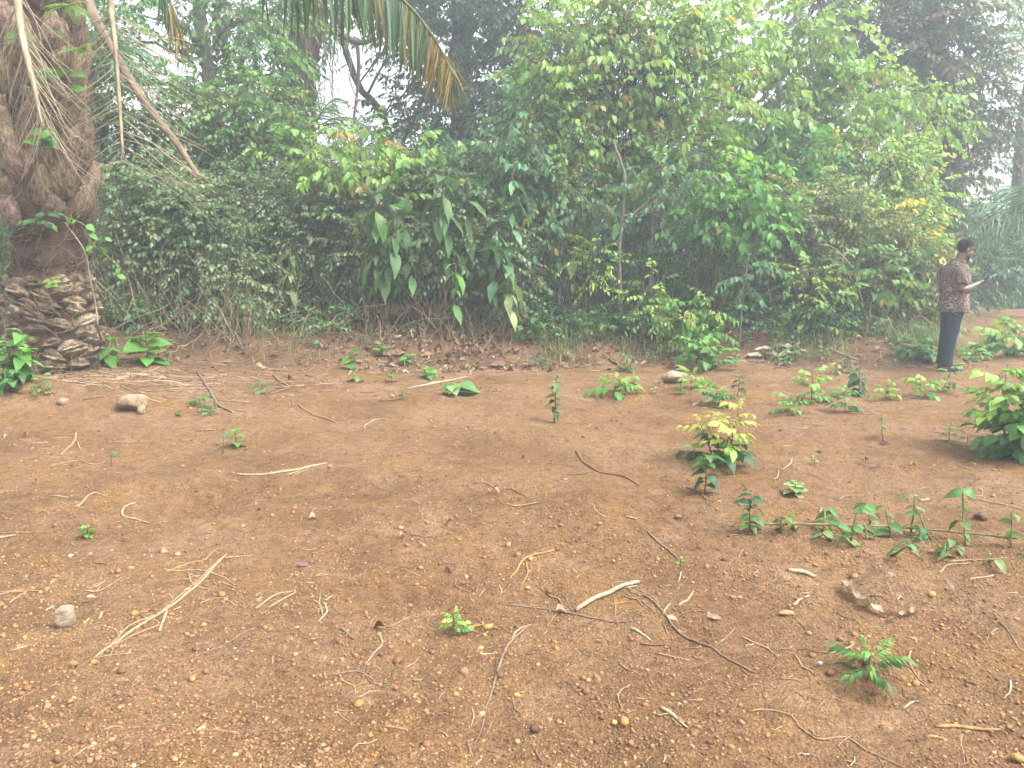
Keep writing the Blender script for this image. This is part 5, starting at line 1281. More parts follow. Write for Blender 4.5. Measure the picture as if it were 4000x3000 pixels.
on_trunk('light compound leaved plant on the dark band of the palm trunk', 170, 880, 50, 90, 'pin', 'mid', 7, 50)
on_trunk('tiny bright sprout on the lower palm trunk', 215, 1118, 26, 40, 'round', 'lime', 5, 30)
on_trunk('small sprig high at the left of the palm trunk', 80, 180, 40, 60, 'round', 'bright', 5, 45)

# climbing vine down the right side of the palm
vp = [at(255, 870, 8.5), at(330, 980, 8.5), at(350, 1080, 8.5), at(375, 1200, 8.5), at(385, 1290, 8.5), G(410, 1385) + (0, 0, .1), G(440, 1440)]
vb = G(440, 1440)
vine = empty('climbing_vine', vb, 'thin pale vine climbing the right side of the palm trunk with light green leaves', 'vine')
V, F = tube(catmull(np.array(vp), 5), [.007, .010, .012], 5, jitter=.2); obj('stem', V, F, M_BARK, vine, col=(.19, .16, .10), smooth=True)
for px, py in ((250, 840), (285, 830), (315, 845), (335, 880), (345, 915), (375, 940), (410, 930), (395, 965), (440, 1020), (470, 1050), (420, 1010), (300, 860), (455, 1075), (360, 960)):
    p = at(px, py, 8.55); a = rng.random() * 6.28; L = .115 * (.6 + .5 * rng.random())
    inst('leaf', PL_ROUND[rng.integers(0, 4)], vine, frame_matrix(p, (math.cos(a), math.sin(a) * .6, -.3), UP + np.array((0, -.8, 0)), (L, L, L)), np.array(PC['bright']) * (.8 + .5 * rng.random()))
V, F = tube(catmull(np.array([at(250, 845, 8.55), at(330, 880, 8.55), at(360, 950, 8.55), at(430, 1010, 8.6), at(470, 1065, 8.6)]), 4), [.006, .004], 4); obj('side_stem', V, F, M_BARK, vine, col=(.16, .17, .07))

# leafy runner along the ridge at the right
rp = [(2930, 2052), (3000, 2060), (3200, 2062), (3500, 2072), (3800, 2100), (4030, 2125)]
Q = np.array([G(px, py + 22) for px, py in rp]); Q[:, 2] = height(Q[:, 0], Q[:, 1]) + .05
run = empty('leafy_runner', Q[0], 'long straight olive runner along the ridge with upright leafy shoots', 'vine')
C = catmull(Q, 5); V, F = tube(C, [.006, .006, .005], 6); obj('runner', V, F, M_BARK, run, col=(.16, .15, .06), smooth=True)
for px, pb_, top in ((3050, 2080, 2010), (3110, 2075, 1995), (3160, 2105, 2080), (3220, 2085, 2005), (3250, 2110, 2070), (3320, 2120, 1985), (3345, 2140, 2060), (3410, 2075, 1965), (3480, 2100, 1995), (3480, 2170, 2100), (3560, 2080, 1920), (3560, 2150, 2100), (3640, 2110, 2010), (3660, 2170, 2110), (3700, 2180, 2130), (3770, 2130, 1910), (3760, 2175, 2120), (3860, 2185, 2160), (3950, 2140, 2000), (3985, 2180, 2140), (3390, 2110, 2060), (3290, 2060, 1990)):
    a = G(px, pb_); k = axial(a) / FOCAL; h = (pb_ - top) * k; b = a + (rng.normal() * .05, rng.normal() * .04, h)
    P = bend(a, b, .05, 5, .05); V, F = tube(P, [.006, .004], 4); sh = obj('shoot', V, F, M_BARK, run, col=(.15, .18, .07), smooth=True)
    for i in range(max(3, int(h / .024))):
        u = (i + 1) / max(3, int(h / .024)); p = P[min(4, int(u * 4.99))] if u < 1 else P[4]; an = i * 2.0 + rng.random() * 1.5
        L = .074 * (.7 + .6 * rng.random())
        inst('leaf', (PL_ROUND if rng.random() < .4 else PL_DARK)[rng.integers(0, 4)], sh, frame_matrix(p, (math.cos(an), math.sin(an), .2 - .4 * rng.random()), UP + np.array((0, -.3, 0)), (L, L * .85, L), rng.normal() * .4), np.array(PC['olive'] if rng.random() < .4 else PC['mid']) * (.8 + .6 * rng.random()))
# cut leaves lying at the foot of the bank
g0 = G(1790, 1545); cut = empty('cut_leaves', g0, 'fresh cut spray of big green leaves lying at the foot of the bank', 'leaves')
V, F = tube(bend(g0 + (-.05, .02, .03), g0 + (.22, .05, .02), 0, 4), .006, 4); obj('stem', V, F, M_BARK, cut, col=(.12, .14, .05))
for k in range(8):
    a = k * .8 + rng.random() * .5; L = .26 * (.75 + .4 * rng.random())
    inst('leaf', PL_ROUND[k % 4], cut, frame_matrix(g0 + (rng.normal() * .04, .03, .05 + .01 * k), (math.cos(a), math.sin(a) * .8, .12), UP + np.array((0, -.45, 0)), (L, L * .8, L), rng.normal() * .2), np.array(PC['mid' if k % 3 else 'pale']) * (.9 + .4 * rng.random()))

# ================================================================== small things on the soil
# ------------------------------------------------------------------ stones one can pick up
def rock_arrays(seed, sub=2, chop=.35, n_cuts=9):
    import bmesh
    bm = bmesh.new(); bmesh.ops.create_icosphere(bm, subdivisions=sub, radius=1)
    V = np.array([v.co[:] for v in bm.verts]); F = np.array([[v.index for v in f.verts] for f in bm.faces]); bm.free()
    r = np.random.default_rng(seed)
    for _ in range(n_cuts):                                   # flat broken faces
        d = nrm(r.normal(size=3)); lim = 1 - chop * (.4 + .8 * r.random())
        q = V @ d; V = V - np.clip(q - lim, 0, 9)[:, None] * d
    V *= (1 + .10 * vnoise(V[:, 0] * 2.2 + 7, V[:, 1] * 2.2 + V[:, 2] * 3 + 9, seed))[:, None]
    return V, F
def stone(px, py, wpx, hpx, color, label, seed, group=None, sink=.25, name='stone', rot=0.0):
    g = G(px, py); k = axial(g) / FOCAL
    V, F = rock_arrays(seed, 3 if wpx > 60 else 2)
    c, s = math.cos(rot), math.sin(rot)
    rx, rz = wpx * k / 2, hpx * k / 2
    V = V * (rx, rx * .8, rz); V = np.stack([V[:, 0] * c - V[:, 1] * s, V[:, 0] * s + V[:, 1] * c, V[:, 2]], 1)
    o = obj(name, V + (g + (0, rx * .6, rz * (1 - sink))), F, M_STONE, origin=g, color=tuple(v * .68 for v in color))
    return tag(o, label, 'stone', group)
stone(505, 1612, 118, 92, (.34, .25, .16), 'large tan rock with a broken corner lying on straw near the palm', 3, rot=.4)
stone(545, 1620, 52, 40, (.36, .26, .16), 'small tan rock leaning against the large tan rock near the palm', 4, rot=1.2)
stone(245, 2455, 92, 100, (.36, .29, .20), 'upright pale grey angular rock on gravel beside short white stalks', 15, rot=.9)
stone(2640, 1500, 105, 62, (.40, .31, .21), 'pale boulder with a dark patch half buried behind the light green seedlings', 6)
stone(1530, 1556, 22, 18, (.50, .30, .13), 'small orange stone near the dark tiny seedling at the clearing edge', 7)
stone(3982, 2985, 58, 36, (.42, .25, .10), 'flat ochre stone at the lower right corner of the clearing', 8)
stone(2090, 2865, 46, 34, (.16, .075, .05), 'dark reddish lump of ironstone on gravel near the bottom', 9)
stone(3080, 2410, 62, 26, (.42, .27, .13), 'low flat ochre stone flush with the soil near pale chips', 10, sink=.7)
stone(3845, 1905+130, 62, 34, (.17, .10, .07), 'brown clod of earth behind the leafy runner', 11)
stone(3205, 2603, 26, 20, (.75, .72, .66), 'small bright white pebble left of the ferny seedling', 12)
stone(3245, 2645, 40, 34, (.22, .13, .09), 'dark brown clod with a torn top beside the ferny seedling', 13)
stone(1545, 2700, 26, 18, (.33, .15, .08), 'reddish brown pebble under the forked root', 17)
stone(240, 1585, 50, 36, (.40, .28, .20), 'pinkish stone at the top of the soil mound near the palm', 18)
stone(1285, 1830, 20, 16, (.46, .26, .10), 'round orange pebble past the end of the long pale stem', 19)
stone(2650, 2030, 30, 22, (.30, .19, .13), 'brown clod on the low ridge beside the dark leaved seedling', 20)
stone(270, 2755, 28, 24, (.44, .27, .08), 'single ochre pebble standing proud of the gravel near the left edge', 41)
stone(360, 2600, 34, 26, (.42, .25, .10), 'ochre pebble at the lower end of the bundle of dry stems', 42)
stone(285, 2610, 36, 26, (.40, .22, .09), 'orange pebble left of the bundle end', 43)
for k in range(46):
    y = 2.0 + 2.6 * rng.random() ** 1.4; x = (rng.random() * 2 - 1) * .64 * y
    r_ = (.012 + .012 * rng.random()); V, F = rock_arrays(50 + k % 7, 1, .3, 6)
    a = rng.random() * 6.28; c, s = math.cos(a), math.sin(a); V = V * (r_ * 1.15, r_ * .9, r_ * .7)
    V = np.stack([V[:, 0] * c - V[:, 1] * s, V[:, 0] * s + V[:, 1] * c, V[:, 2]], 1); g = np.array((x, y, H(x, y)))
    o = obj('pebble', V + g + (0, 0, r_ * .3), F, M_STONE, origin=g, color=PEB[rng.integers(0, 6)] * (.65 + .3 * rng.random()))
    tag(o, 'larger ochre laterite pebble lying among the finer gravel', 'pebble', 'larger pebbles among the gravel')

# ------------------------------------------------------------------ sticks, stems and roots on the soil, as they lie
WOODC = {'pale': (.40, .28, .165), 'white': (.44, .345, .235), 'tan': (.32, .205, .115), 'grey': (.24, .17, .115), 'brown': (.19, .115, .07), 'dark': (.12, .085, .058), 'ochre': (.38, .225, .095), 'green': (.16, .17, .06)}
for _k in WOODC: WOODC[_k] = tuple(v * .70 for v in WOODC[_k])
def lay(P, rpx, lift=.45, k=4, wob=.35, arch=0.0):
    Q = np.array([G(*p) for p in P]); d = axial(Q.mean(0)); r = rpx * .64 * d / FOCAL
    C = catmull(Q, k) if len(Q) > 2 else bend(Q[0], Q[1], 0, 5)
    C[:, :2] += (rng.random((len(C), 2)) - .5) * r * wob * 2
    C[:, 2] = height(C[:, 0], C[:, 1]) + r * lift + rng.random(len(C)) * r * .5
    if arch: C[:, 2] += arch * np.sin(np.linspace(0, np.pi, len(C)))
    return C, r
def stick(name, label, cat, color, P, rpx, extra=(), group=None, taper=.55, arch=0.0, extra_name='strand'):
    C, r = lay(P, rpx, arch=arch)
    V, F = tube(C, [r, r * 1.08, r * .92, r * taper], 6, jitter=.25)
    o = obj(name, V, F, M_WOOD, origin=C[0], color=WOODC[color], smooth=True)
    tag(o, label, cat, group)
    for e in extra:
        C2, r2 = lay(e[0], e[1]); V, F = tube(C2, [r2, r2, r2 * .5], 5, jitter=.25)
        q = obj(extra_name, V, F, M_WOOD, parent=o, color=WOODC[e[2]] if len(e) > 2 else WOODC[color], smooth=True)
    return o
stick('stem_bundle', 'long bundle of dry pale stems slanting across the gravel', 'dry stems', 'pale', [(885, 2170), (760, 2300), (641, 2388), (492, 2484), (362, 2581)], 9,
      [([(545, 2402), (622, 2441), (472, 2508), (429, 2572)], 4.5), ([(600, 2405), (500, 2450), (390, 2565)], 5), ([(500, 2478), (560, 2485), (620, 2478)], 4), ([(395, 2445), (450, 2460), (472, 2508)], 4, 'white'),
       ([(850, 2195), (700, 2330), (560, 2440)], 5), ([(470, 2500), (420, 2515), (390, 2520)], 4), ([(370, 2570), (440, 2560), (530, 2553)], 4)], taper=.5)
stick('stalk', 'short thick white stalk lying across the bundle of dry stems', 'stalk', 'white', [(653, 2388), (622, 2470)], 8, taper=.9)
stick('twig', 'crooked grey twig right of the bundle of dry stems', 'twig', 'grey', [(1000, 2455), (880, 2520), (800, 2550), (735, 2574)], 5, [([(865, 2530), (835, 2570)], 3)])
stick('stalk', 'short white stalk just above the upright pale rock', 'stalk', 'white', [(210, 2370), (178, 2385)], 6)
stick('stalk', 'short white stalk right of the upright pale rock, upper one', 'stalk', 'white', [(400, 2393), (384, 2418)], 6)
stick('stalk', 'short white stalk right of the upright pale rock, lower one', 'stalk', 'white', [(350, 2418), (327, 2436)], 5)
stick('stalk', 'slanting white stalk below the upright pale rock', 'stalk', 'white', [(118, 2520), (46, 2545)], 5)
stick('straw_pile', 'pile of dry straw at the left edge above the pale rock', 'straw', 'tan', [(-30, 2330), (60, 2315), (165, 2312)], 7, [([(40, 2355), (90, 2320), (150, 2290)], 5, 'pale'), ([(10, 2345), (80, 2335), (150, 2340)], 4), ([(0, 2315), (110, 2305)], 4, 'pale')])
stick('straw_pile', 'small forked wisp of straw upslope of the pale rock', 'straw', 'pale', [(330, 2310), (400, 2305), (480, 2255)], 5, [([(345, 2300), (390, 2285), (420, 2260)], 4), ([(380, 2310), (395, 2290)], 4)])
stick('root_tangle', 'tangle of dry rootlets at the head of the stem bundle', 'roots', 'pale', [(640, 2225), (720, 2230), (830, 2240), (920, 2290)], 5,
      [([(735, 2245), (760, 2290), (830, 2310)], 5), ([(850, 2270), (930, 2300)], 4), ([(650, 2235), (740, 2200), (800, 2190)], 4), ([(800, 2190), (830, 2160), (880, 2170)], 4), ([(730, 2240), (790, 2265), (760, 2285)], 4), ([(880, 2180), (930, 2175), (990, 2170)], 5), ([(660, 2320), (680, 2350)], 4), ([(780, 2360), (830, 2340), (890, 2335)], 4)])
stick('stem', 'pale bent stem pair in the gravel below the low mound', 'stem', 'pale', [(1000, 2380), (1080, 2325), (1150, 2310)], 6, [([(1050, 2375), (1150, 2318), (1145, 2300)], 6)])
stick('root_tangle', 'curl of twisted pale roots right of the bent stem pair', 'roots', 'white', [(1265, 2355), (1277, 2390), (1245, 2430)], 6, [([(1225, 2345), (1250, 2365), (1262, 2410)], 5), ([(1270, 2345), (1300, 2325)], 4), ([(1250, 2330), (1245, 2365)], 4)])
stick('stick', 'short grey weathered stick left of the wavy root', 'stick', 'grey', [(1330, 2455), (1355, 2475), (1382, 2500)], 9)
stick('twig', 'thin forked twig above the wavy root', 'twig', 'tan', [(1470, 2405), (1450, 2445), (1555, 2460)], 4, [([(1600, 2410), (1480, 2457)], 4), ([(1575, 2445), (1610, 2478)], 4)])
stick('root', 'wavy pale root standing between gravel patches', 'root', 'pale', [(1482, 2480), (1492, 2520), (1455, 2560), (1425, 2600)], 6)
stick('root_fork', 'forked grey root arching over a hollow in the gravel', 'root', 'grey', [(1285, 2640), (1350, 2628), (1400, 2625), (1440, 2645), (1480, 2680), (1515, 2688)], 6,
      [([(1325, 2635), (1345, 2665), (1385, 2685), (1390, 2720)], 5, 'pale'), ([(1425, 2640), (1470, 2675), (1535, 2680)], 5), ([(1275, 2595), (1340, 2600), (1375, 2610), (1412, 2603), (1412, 2625)], 4), ([(1400, 2725), (1440, 2705), (1480, 2700)], 4, 'white')])
stick('twig', 'thin curved twig below the forked grey root', 'twig', 'tan', [(1315, 2755), (1325, 2790), (1345, 2810), (1395, 2840)], 5, [([(1345, 2800), (1355, 2775)], 4)])
stick('stick', 'short straight brown stick among dense gravel near the bottom', 'stick', 'tan', [(1500, 2840), (1545, 2845), (1590, 2854)], 7, taper=.9)
stick('root', 'long winding grey root running down the middle and splitting at its end', 'root', 'grey', [(2065, 2445), (1995, 2510), (1965, 2560), (1945, 2620), (1925, 2690), (1905, 2750), (1890, 2780)], 8,
      [([(1895, 2770), (1870, 2815), (1835, 2850)], 5), ([(1900, 2770), (1885, 2835), (1850, 2910)], 5), ([(1925, 2815), (1900, 2870), (1860, 2910)], 5), ([(1870, 2554), (1935, 2556)], 5, 'white'), ([(1910, 2755), (1940, 2730)], 4), ([(1940, 2560), (1935, 2620), (1930, 2680)], 5, 'dark')], extra_name='rootlet')
stick('stalk', 'thin upright pale stalk left of the splitting root end', 'stalk', 'pale', [(1845, 2768), (1850, 2800), (1840, 2842)], 5)
stick('root', 'knobbly ochre root beside the bright green sprout', 'root', 'ochre', [(1805, 2462), (1850, 2450), (1890, 2446), (1945, 2458)], 8)
stick('branch', 'thick bleached branch lying across the wiry roots', 'branch', 'white', [(2252, 2387), (2330, 2347), (2430, 2300), (2492, 2280)], 13, [([(2440, 2300), (2490, 2290)], 6)], taper=.85, arch=.01)
stick('stem', 'long thin brown stem curving below the bleached branch', 'stem', 'grey', [(1985, 2365), (2080, 2375), (2200, 2395), (2330, 2420), (2440, 2432), (2525, 2423)], 6)
stick('root', 'long dark crooked root running from the bleached branch to the right', 'root', 'grey', [(2440, 2295), (2520, 2330), (2570, 2370), (2610, 2420), (2660, 2480), (2720, 2510), (2800, 2545), (2870, 2590), (2950, 2632)], 8,
      [([(2865, 2460), (2820, 2505), (2780, 2535)], 6), ([(2785, 2395), (2700, 2390), (2640, 2415), (2620, 2450), (2600, 2465)], 6, 'brown'), ([(2500, 2310), (2545, 2330), (2570, 2360)], 5, 'tan'), ([(2590, 2430), (2605, 2470), (2610, 2490)], 5, 'tan'), ([(2890, 2605), (2930, 2645)], 4)], extra_name='rootlet')
stick('root_tangle', 'knot of fine rootlets under the bleached branch', 'roots', 'tan', [(2400, 2310), (2393, 2280), (2440, 2275)], 4,
      [([(2395, 2330), (2405, 2370), (2400, 2422)], 4), ([(2380, 2365), (2430, 2355), (2470, 2355)], 6), ([(2400, 2425), (2430, 2400), (2455, 2405)], 4), ([(2440, 2330), (2470, 2340), (2500, 2335)], 6), ([(2445, 2320), (2490, 2345), (2510, 2370)], 5), ([(2455, 2310), (2500, 2325), (2560, 2340), (2575, 2365)], 5), ([(2505, 2350), (2540, 2375), (2560, 2400)], 5)])
stick('stalk', 'pale stalk poking out beside the crooked dark root', 'stalk', 'pale', [(2590, 2402), (2620, 2355)], 6)
stick('stalk', 'slanting tan stalk right of the crooked dark root', 'stalk', 'pale', [(2652, 2370), (2710, 2310)], 8, taper=.9)
stick('stalk', 'pale split stalk below the thin brown stem', 'stalk', 'white', [(2460, 2455), (2540, 2502)], 8)
stick('stalk', 'thin white upright stalk above the slanting tan stalk', 'stalk', 'white', [(2661, 2236), (2650, 2275)], 5)
stick('tendril', 'looping dry tendril left of the bleached branch', 'tendril', 'tan', [(2095, 2285), (2150, 2330), (2180, 2340), (2195, 2370), (2165, 2410), (2135, 2452)], 5, [([(2210, 2330), (2225, 2370), (2260, 2420)], 4)])
stick('root', 'short curved pale root just left of the looping tendril', 'root', 'pale', [(1998, 2505), (2020, 2465), (2075, 2442)], 7)
stick('root', 'wavy tan rootlet below the pale split stalk', 'root', 'pale', [(2560, 2552), (2640, 2570), (2692, 2581)], 5)
stick('root', 'lumpy brown root piece above the wavy tan rootlet', 'root', 'brown', [(2500, 2518), (2550, 2522), (2612, 2520)], 8)
stick('root', 'zigzag pale root right of the long crooked root', 'root', 'pale', [(2900, 2490), (2950, 2515), (3000, 2537), (3040, 2575)], 6)
stick('stem', 'bent yellowish stem alone on smooth soil', 'stem', 'pale', [(2420, 2592), (2450, 2615), (2502, 2641)], 5)
stick('tendril', 'hooked tan tendril on smooth soil near the bottom', 'tendril', 'tan', [(2460, 2678), (2425, 2700), (2415, 2730), (2440, 2785), (2482, 2776)], 6)
stick('branch', 'stubby bleached branch piece with a forked end', 'branch', 'white', [(2580, 2765), (2630, 2800), (2682, 2845)], 12, [([(2625, 2810), (2660, 2840)], 7, 'pale')])
stick('stalk', 'tiny pale stalk right of the hooked tendril', 'stalk', 'pale', [(2484, 2730), (2517, 2733)], 6)
stick('stalk', 'small upright white stalk at the bottom edge', 'stalk', 'white', [(2601, 2953), (2590, 2982)], 5)
stick('twig', 'thin angled twig at the foot of the long winding root', 'twig', 'tan', [(2003, 2722), (2010, 2765), (2035, 2787)], 5)
stick('root', 'forked yellow tan root in the middle of the clearing', 'root', 'ochre', [(2170, 2150), (2080, 2172), (2030, 2210), (1992, 2265)], 8, [([(2055, 2195), (2062, 2240), (2030, 2312)], 6), ([(2060, 2240), (2092, 2222)], 4)])
stick('root', 'snaking brown root on the low ridge', 'root', 'grey', [(2530, 2078), (2560, 2110), (2610, 2150), (2652, 2187)], 7)
stick('root', 'long dark bent root across the middle of the clearing', 'root', 'brown', [(2248, 1762), (2280, 1810), (2330, 1840), (2390, 1855), (2450, 1870), (2492, 1897)], 6, [([(2140, 1812), (2260, 1828)], 4, 'tan'), ([(2215, 1857), (2330, 1842)], 4), ([(2275, 1775), (2310, 1798)], 3)], extra_name='rootlet')
stick('stem', 'straight pale stem left of the snaking brown root', 'stem', 'white', [(1990, 1977), (2105, 1964)], 6)
stick('stalk', 'thick pale stalk beyond the snaking brown root', 'stalk', 'pale', [(2445, 2020), (2492, 2031)], 7)
stick('root', 'grey root loop at the foot of the dark leaved seedling', 'root', 'grey', [(2680, 1905), (2735, 1925), (2755, 1950), (2825, 1964)], 6, [([(2715, 1920), (2700, 1950)], 3), ([(2758, 1955), (2765, 1980)], 3)])
stick('stalk', 'thick bleached stalk in the open right of centre', 'stalk', 'white', [(3078, 2230), (3130, 2240), (3182, 2256)], 13, taper=.9)
stick('stalk', 'bent bleached stalk with a bulging middle left of the curled leaf sheath', 'stalk', 'white', [(3098, 2370), (3130, 2342), (3160, 2330)], 9, [([(3150, 2355), (3202, 2370)], 5)])
stick('root', 'thin pale root below the curled leaf sheath', 'root', 'pale', [(3558, 2543), (3550, 2580), (3580, 2640), (3655, 2717)], 5, [([(3585, 2645), (3590, 2620)], 3)])
stick('stalk', 'white bent stalk below the ferny seedling', 'stalk', 'white', [(3528, 2767), (3560, 2746), (3590, 2742)], 6)
stick('stick', 'thick straight ochre stick near the lower right corner', 'stick', 'ochre', [(3655, 2842), (3770, 2845), (3912, 2852)], 11, taper=.8)
stick('stick', 'smaller ochre stick left of the thick straight one', 'stick', 'ochre', [(3612, 2879), (3702, 2893)], 8)
stick('runner_stem', 'long tan runner stem winding across the lower right', 'stem', 'tan', [(2925, 2782), (3000, 2775), (3090, 2800), (3130, 2850), (3200, 2890), (3260, 2885), (3310, 2885), (3380, 2930), (3440, 2960), (3560, 3015)], 7, [([(3430, 2955), (3455, 3000)], 4)])
stick('stalk', 'upright white forked stalk near the right edge', 'stalk', 'white', [(3946, 2660), (3946, 2700), (3918, 2732)], 6)
stick('root', 'thin hanging pale rootlet below the thick ochre stick', 'root', 'pale', [(3760, 2870), (3753, 2900), (3768, 2982)], 4)
stick('twig', 'fine grey twig at the right edge above the pebbly slope', 'twig', 'grey', [(3900, 2430), (3960, 2500), (3985, 2540)], 5)
stick('stem', 'curved pale stem on the ridge at the right', 'stem', 'pale', [(3668, 2241), (3700, 2212), (3792, 2202)], 6)
stick('root', 'pale root lying left of the ferny seedling', 'root', 'pale', [(3100, 2560), (3140, 2610), (3187, 2642)], 6)
stick('root', 'forked grey root on the soil mound by the palm', 'root', 'pale', [(300, 1690), (288, 1730), (238, 1778)], 6, [([(300, 1725), (318, 1762)], 5)])
stick('stem', 'long sagging grey stem below the soil mound', 'stem', 'tan', [(198, 1826), (250, 1810), (310, 1800), (350, 1815), (400, 1810), (428, 1795)], 5)
stick('stem', 'short straight grey stem above the sagging one', 'stem', 'grey', [(435, 1731), (535, 1728)], 5)
stick('root', 'pale hooked root in a hollow at the left', 'root', 'pale', [(530, 1965), (485, 1985), (480, 2017), (530, 2030), (585, 2047)], 7)
stick('stem', 'long white dry stem with a split end left of centre', 'stem', 'white', [(925, 1856), (1050, 1853), (1150, 1840), (1278, 1811)], 7, [([(1120, 1858), (1180, 1835), (1240, 1822)], 5, 'pale'), ([(1080, 1842), (1170, 1828)], 4, 'pale')])
stick('stem', 'thick pale broken stem at the left edge', 'stem', 'pale', [(-20, 2106), (62, 2096)], 9, [([(-10, 2086), (90, 2082), (195, 2078)], 5, 'tan')])
stick('stem', 'forked pale stem below the hollow at the left', 'stem', 'pale', [(297, 1982), (360, 1930), (412, 1941)], 6, [([(200, 1940), (265, 1945)], 5, 'white')])
stick('branch', 'grey pink dead branch pointing down from the thicket', 'branch', 'grey', [(770, 1455), (820, 1530), (860, 1590), (905, 1612)], 9, [([(835, 1560), (850, 1620)], 5)])
stick('stem', 'crossed dry stems in front of the large leaved plants', 'stem', 'tan', [(1165, 1585), (1250, 1630), (1312, 1654)], 6, [([(1220, 1625), (1320, 1605)], 4), ([(1138, 1560), (1148, 1588)], 4)])
stick('stalk', 'thick tan stalk at the foot of the bank', 'stalk', 'tan', [(1070, 1470), (1095, 1492), (1122, 1510)], 8)
stick('stem', 'long pale reed at the foot of the bank', 'stem', 'white', [(1588, 1519), (1700, 1500), (1830, 1472)], 6, [([(1660, 1508), (1720, 1490)], 6, 'pale')])
stick('stem', 'bent pale stem above the long white dry stem', 'stem', 'pale', [(1422, 1677), (1430, 1660), (1480, 1640), (1548, 1642)], 5)
stick('root', 'thin tan root crossing the open soil right of centre', 'root', 'tan', [(1850, 1887), (1920, 1900), (2000, 1912), (2060, 1945)], 5)
stick('stick', 'brown stick half buried beside the mid green seedling', 'stick', 'tan', [(2705, 1588), (2740, 1570)], 8)
stick('branch', 'dead brown branch on the bank behind the seedlings', 'branch', 'brown', [(2380, 1405), (2410, 1425), (2440, 1450)], 8)
stick('stick', 'pale peeled stick on the bank behind the dark seedlings', 'stick', 'white', [(3235, 1362), (3270, 1380), (3350, 1408)], 8)
stick('stem', 'thin bent twig in the open soil beyond the runner', 'twig', 'pale', [(3095, 1790), (3085, 1815), (3052, 1835)], 5, [([(3040, 1840), (3038, 1862), (3020, 1878)], 5)])
stick('stem', 'grey stem behind the runner of leaves', 'stem', 'pale', [(3275, 1955), (3300, 1942), (3370, 1938)], 5)
stick('stem', 'long pale stem right of the runner shoots', 'stem', 'pale', [(3830, 1955), (3900, 1970), (4010, 1998)], 5)
stick('stalk', 'pale thick stalk among the runner shoots', 'stalk', 'pale', [(3590, 1958), (3632, 1952)], 9)
stick('stem', 'pale stem along the foot of the ridge at the right', 'stem', 'pale', [(3700, 2195), (3790, 2190), (3935, 2180)], 5)
stick('root', 'arched pale root behind the leafy runner', 'root', 'pale', [(3195, 2020), (3205, 2000), (3230, 1995), (3300, 2012)], 6)

# dry fragments: the larger ones each by itself, the rest as litter
def frag(L, r, wig):
    k = 4; t = np.linspace(0, 1, k)
    P = np.stack([(t - .5) * L, wig * L * (rng.random(k) - .5), np.zeros(k)], 1)
    return P
_lit = Bag()
def place_frag(x, y, L, r, c, bag=None):
    P = frag(L, r, .3); a = rng.random() * 6.28
    Q = np.stack([P[:, 0] * math.cos(a) - P[:, 1] * math.sin(a) + x, P[:, 0] * math.sin(a) + P[:, 1] * math.cos(a) + y, np.zeros(len(P))], 1)
    Q[:, 2] = height(Q[:, 0], Q[:, 1]) + r * .7
    V, F = tube(Q, [r, r * .7], 4)
    if bag is not None: bag.add(V, F, c); return None
    return obj('stem_fragment', V, F, M_WOOD, origin=Q[0], color=c)
FC = np.array([WOODC[k] for k in ('pale', 'white', 'tan', 'tan', 'grey', 'brown')])
for k in range(170):
    y = 2.05 + 6.5 * rng.random() ** 1.6; x = (rng.random() * 2 - 1) * .66 * y
    L = (.03 + .10 * rng.random() ** 2) * (1 + .06 * y); o = place_frag(x, y, L, .0022 + .003 * rng.random(), FC[rng.integers(0, 6)] * (.8 + .4 * rng.random()))
    tag(o, 'short dry stem fragment scattered on the bare soil', 'stem fragment', 'dry stem fragments on the soil')
for k in range(2300):
    y = 2.0 + 10 * rng.random() ** 1.1; x = (rng.random() * 2 - 1) * (.70 * y + .2)
    place_frag(x, y, .012 + .085 * rng.random() ** 2.5 * (1 + .1 * y), .0010 + .0018 * rng.random() * (1 + .05 * y), FC[rng.integers(0, 6)] * (.65 + .45 * rng.random()), _lit)
for k in range(2200):                                          # straw under the palm and along the bank
    if k < 800: x, y = -5.4 + 1.6 * rng.normal(), 8.9 + .55 * rng.normal()
    else:
        x = rng.uniform(-6.5, 7.0); y = float(edge_y(np.array([x]))[0]) - .5 + .5 * rng.normal()
    place_frag(x, y, .08 + .4 * rng.random() ** 1.6, (.0055 if k < 800 else .003) + .003 * rng.random(), FC[rng.integers(0, 5)] * (.6 + .45 * rng.random()), _lit)
for k in range(170):                                           # dry stems that slump down the bank
    x = rng.uniform(-5.6, .4) if k < 120 else rng.uniform(.4, 6.5); y = float(edge_y(np.array([x]))[0]) + rng.uniform(-.1, .4)
    a_ = np.array((x, y, H(x, y) + rng.uniform(.02, .45))); q = a_ + (rng.normal() * .45, -rng.uniform(.2, .9), 0); q[2] = H(q[0], q[1]) + .01
    V, F = tube(bend(a_, q, rng.uniform(-.18, .05), 6, .06), [.0055, .003], 4, cap=False); _lit.add(V, F, FC[rng.integers(0, 5)] * (.6 + .5 * rng.random()))
tag(_lit.obj('straw_litter', M_STRAW), 'fine dry straw and stem litter on the soil and along the bank', 'litter', kind='stuff')

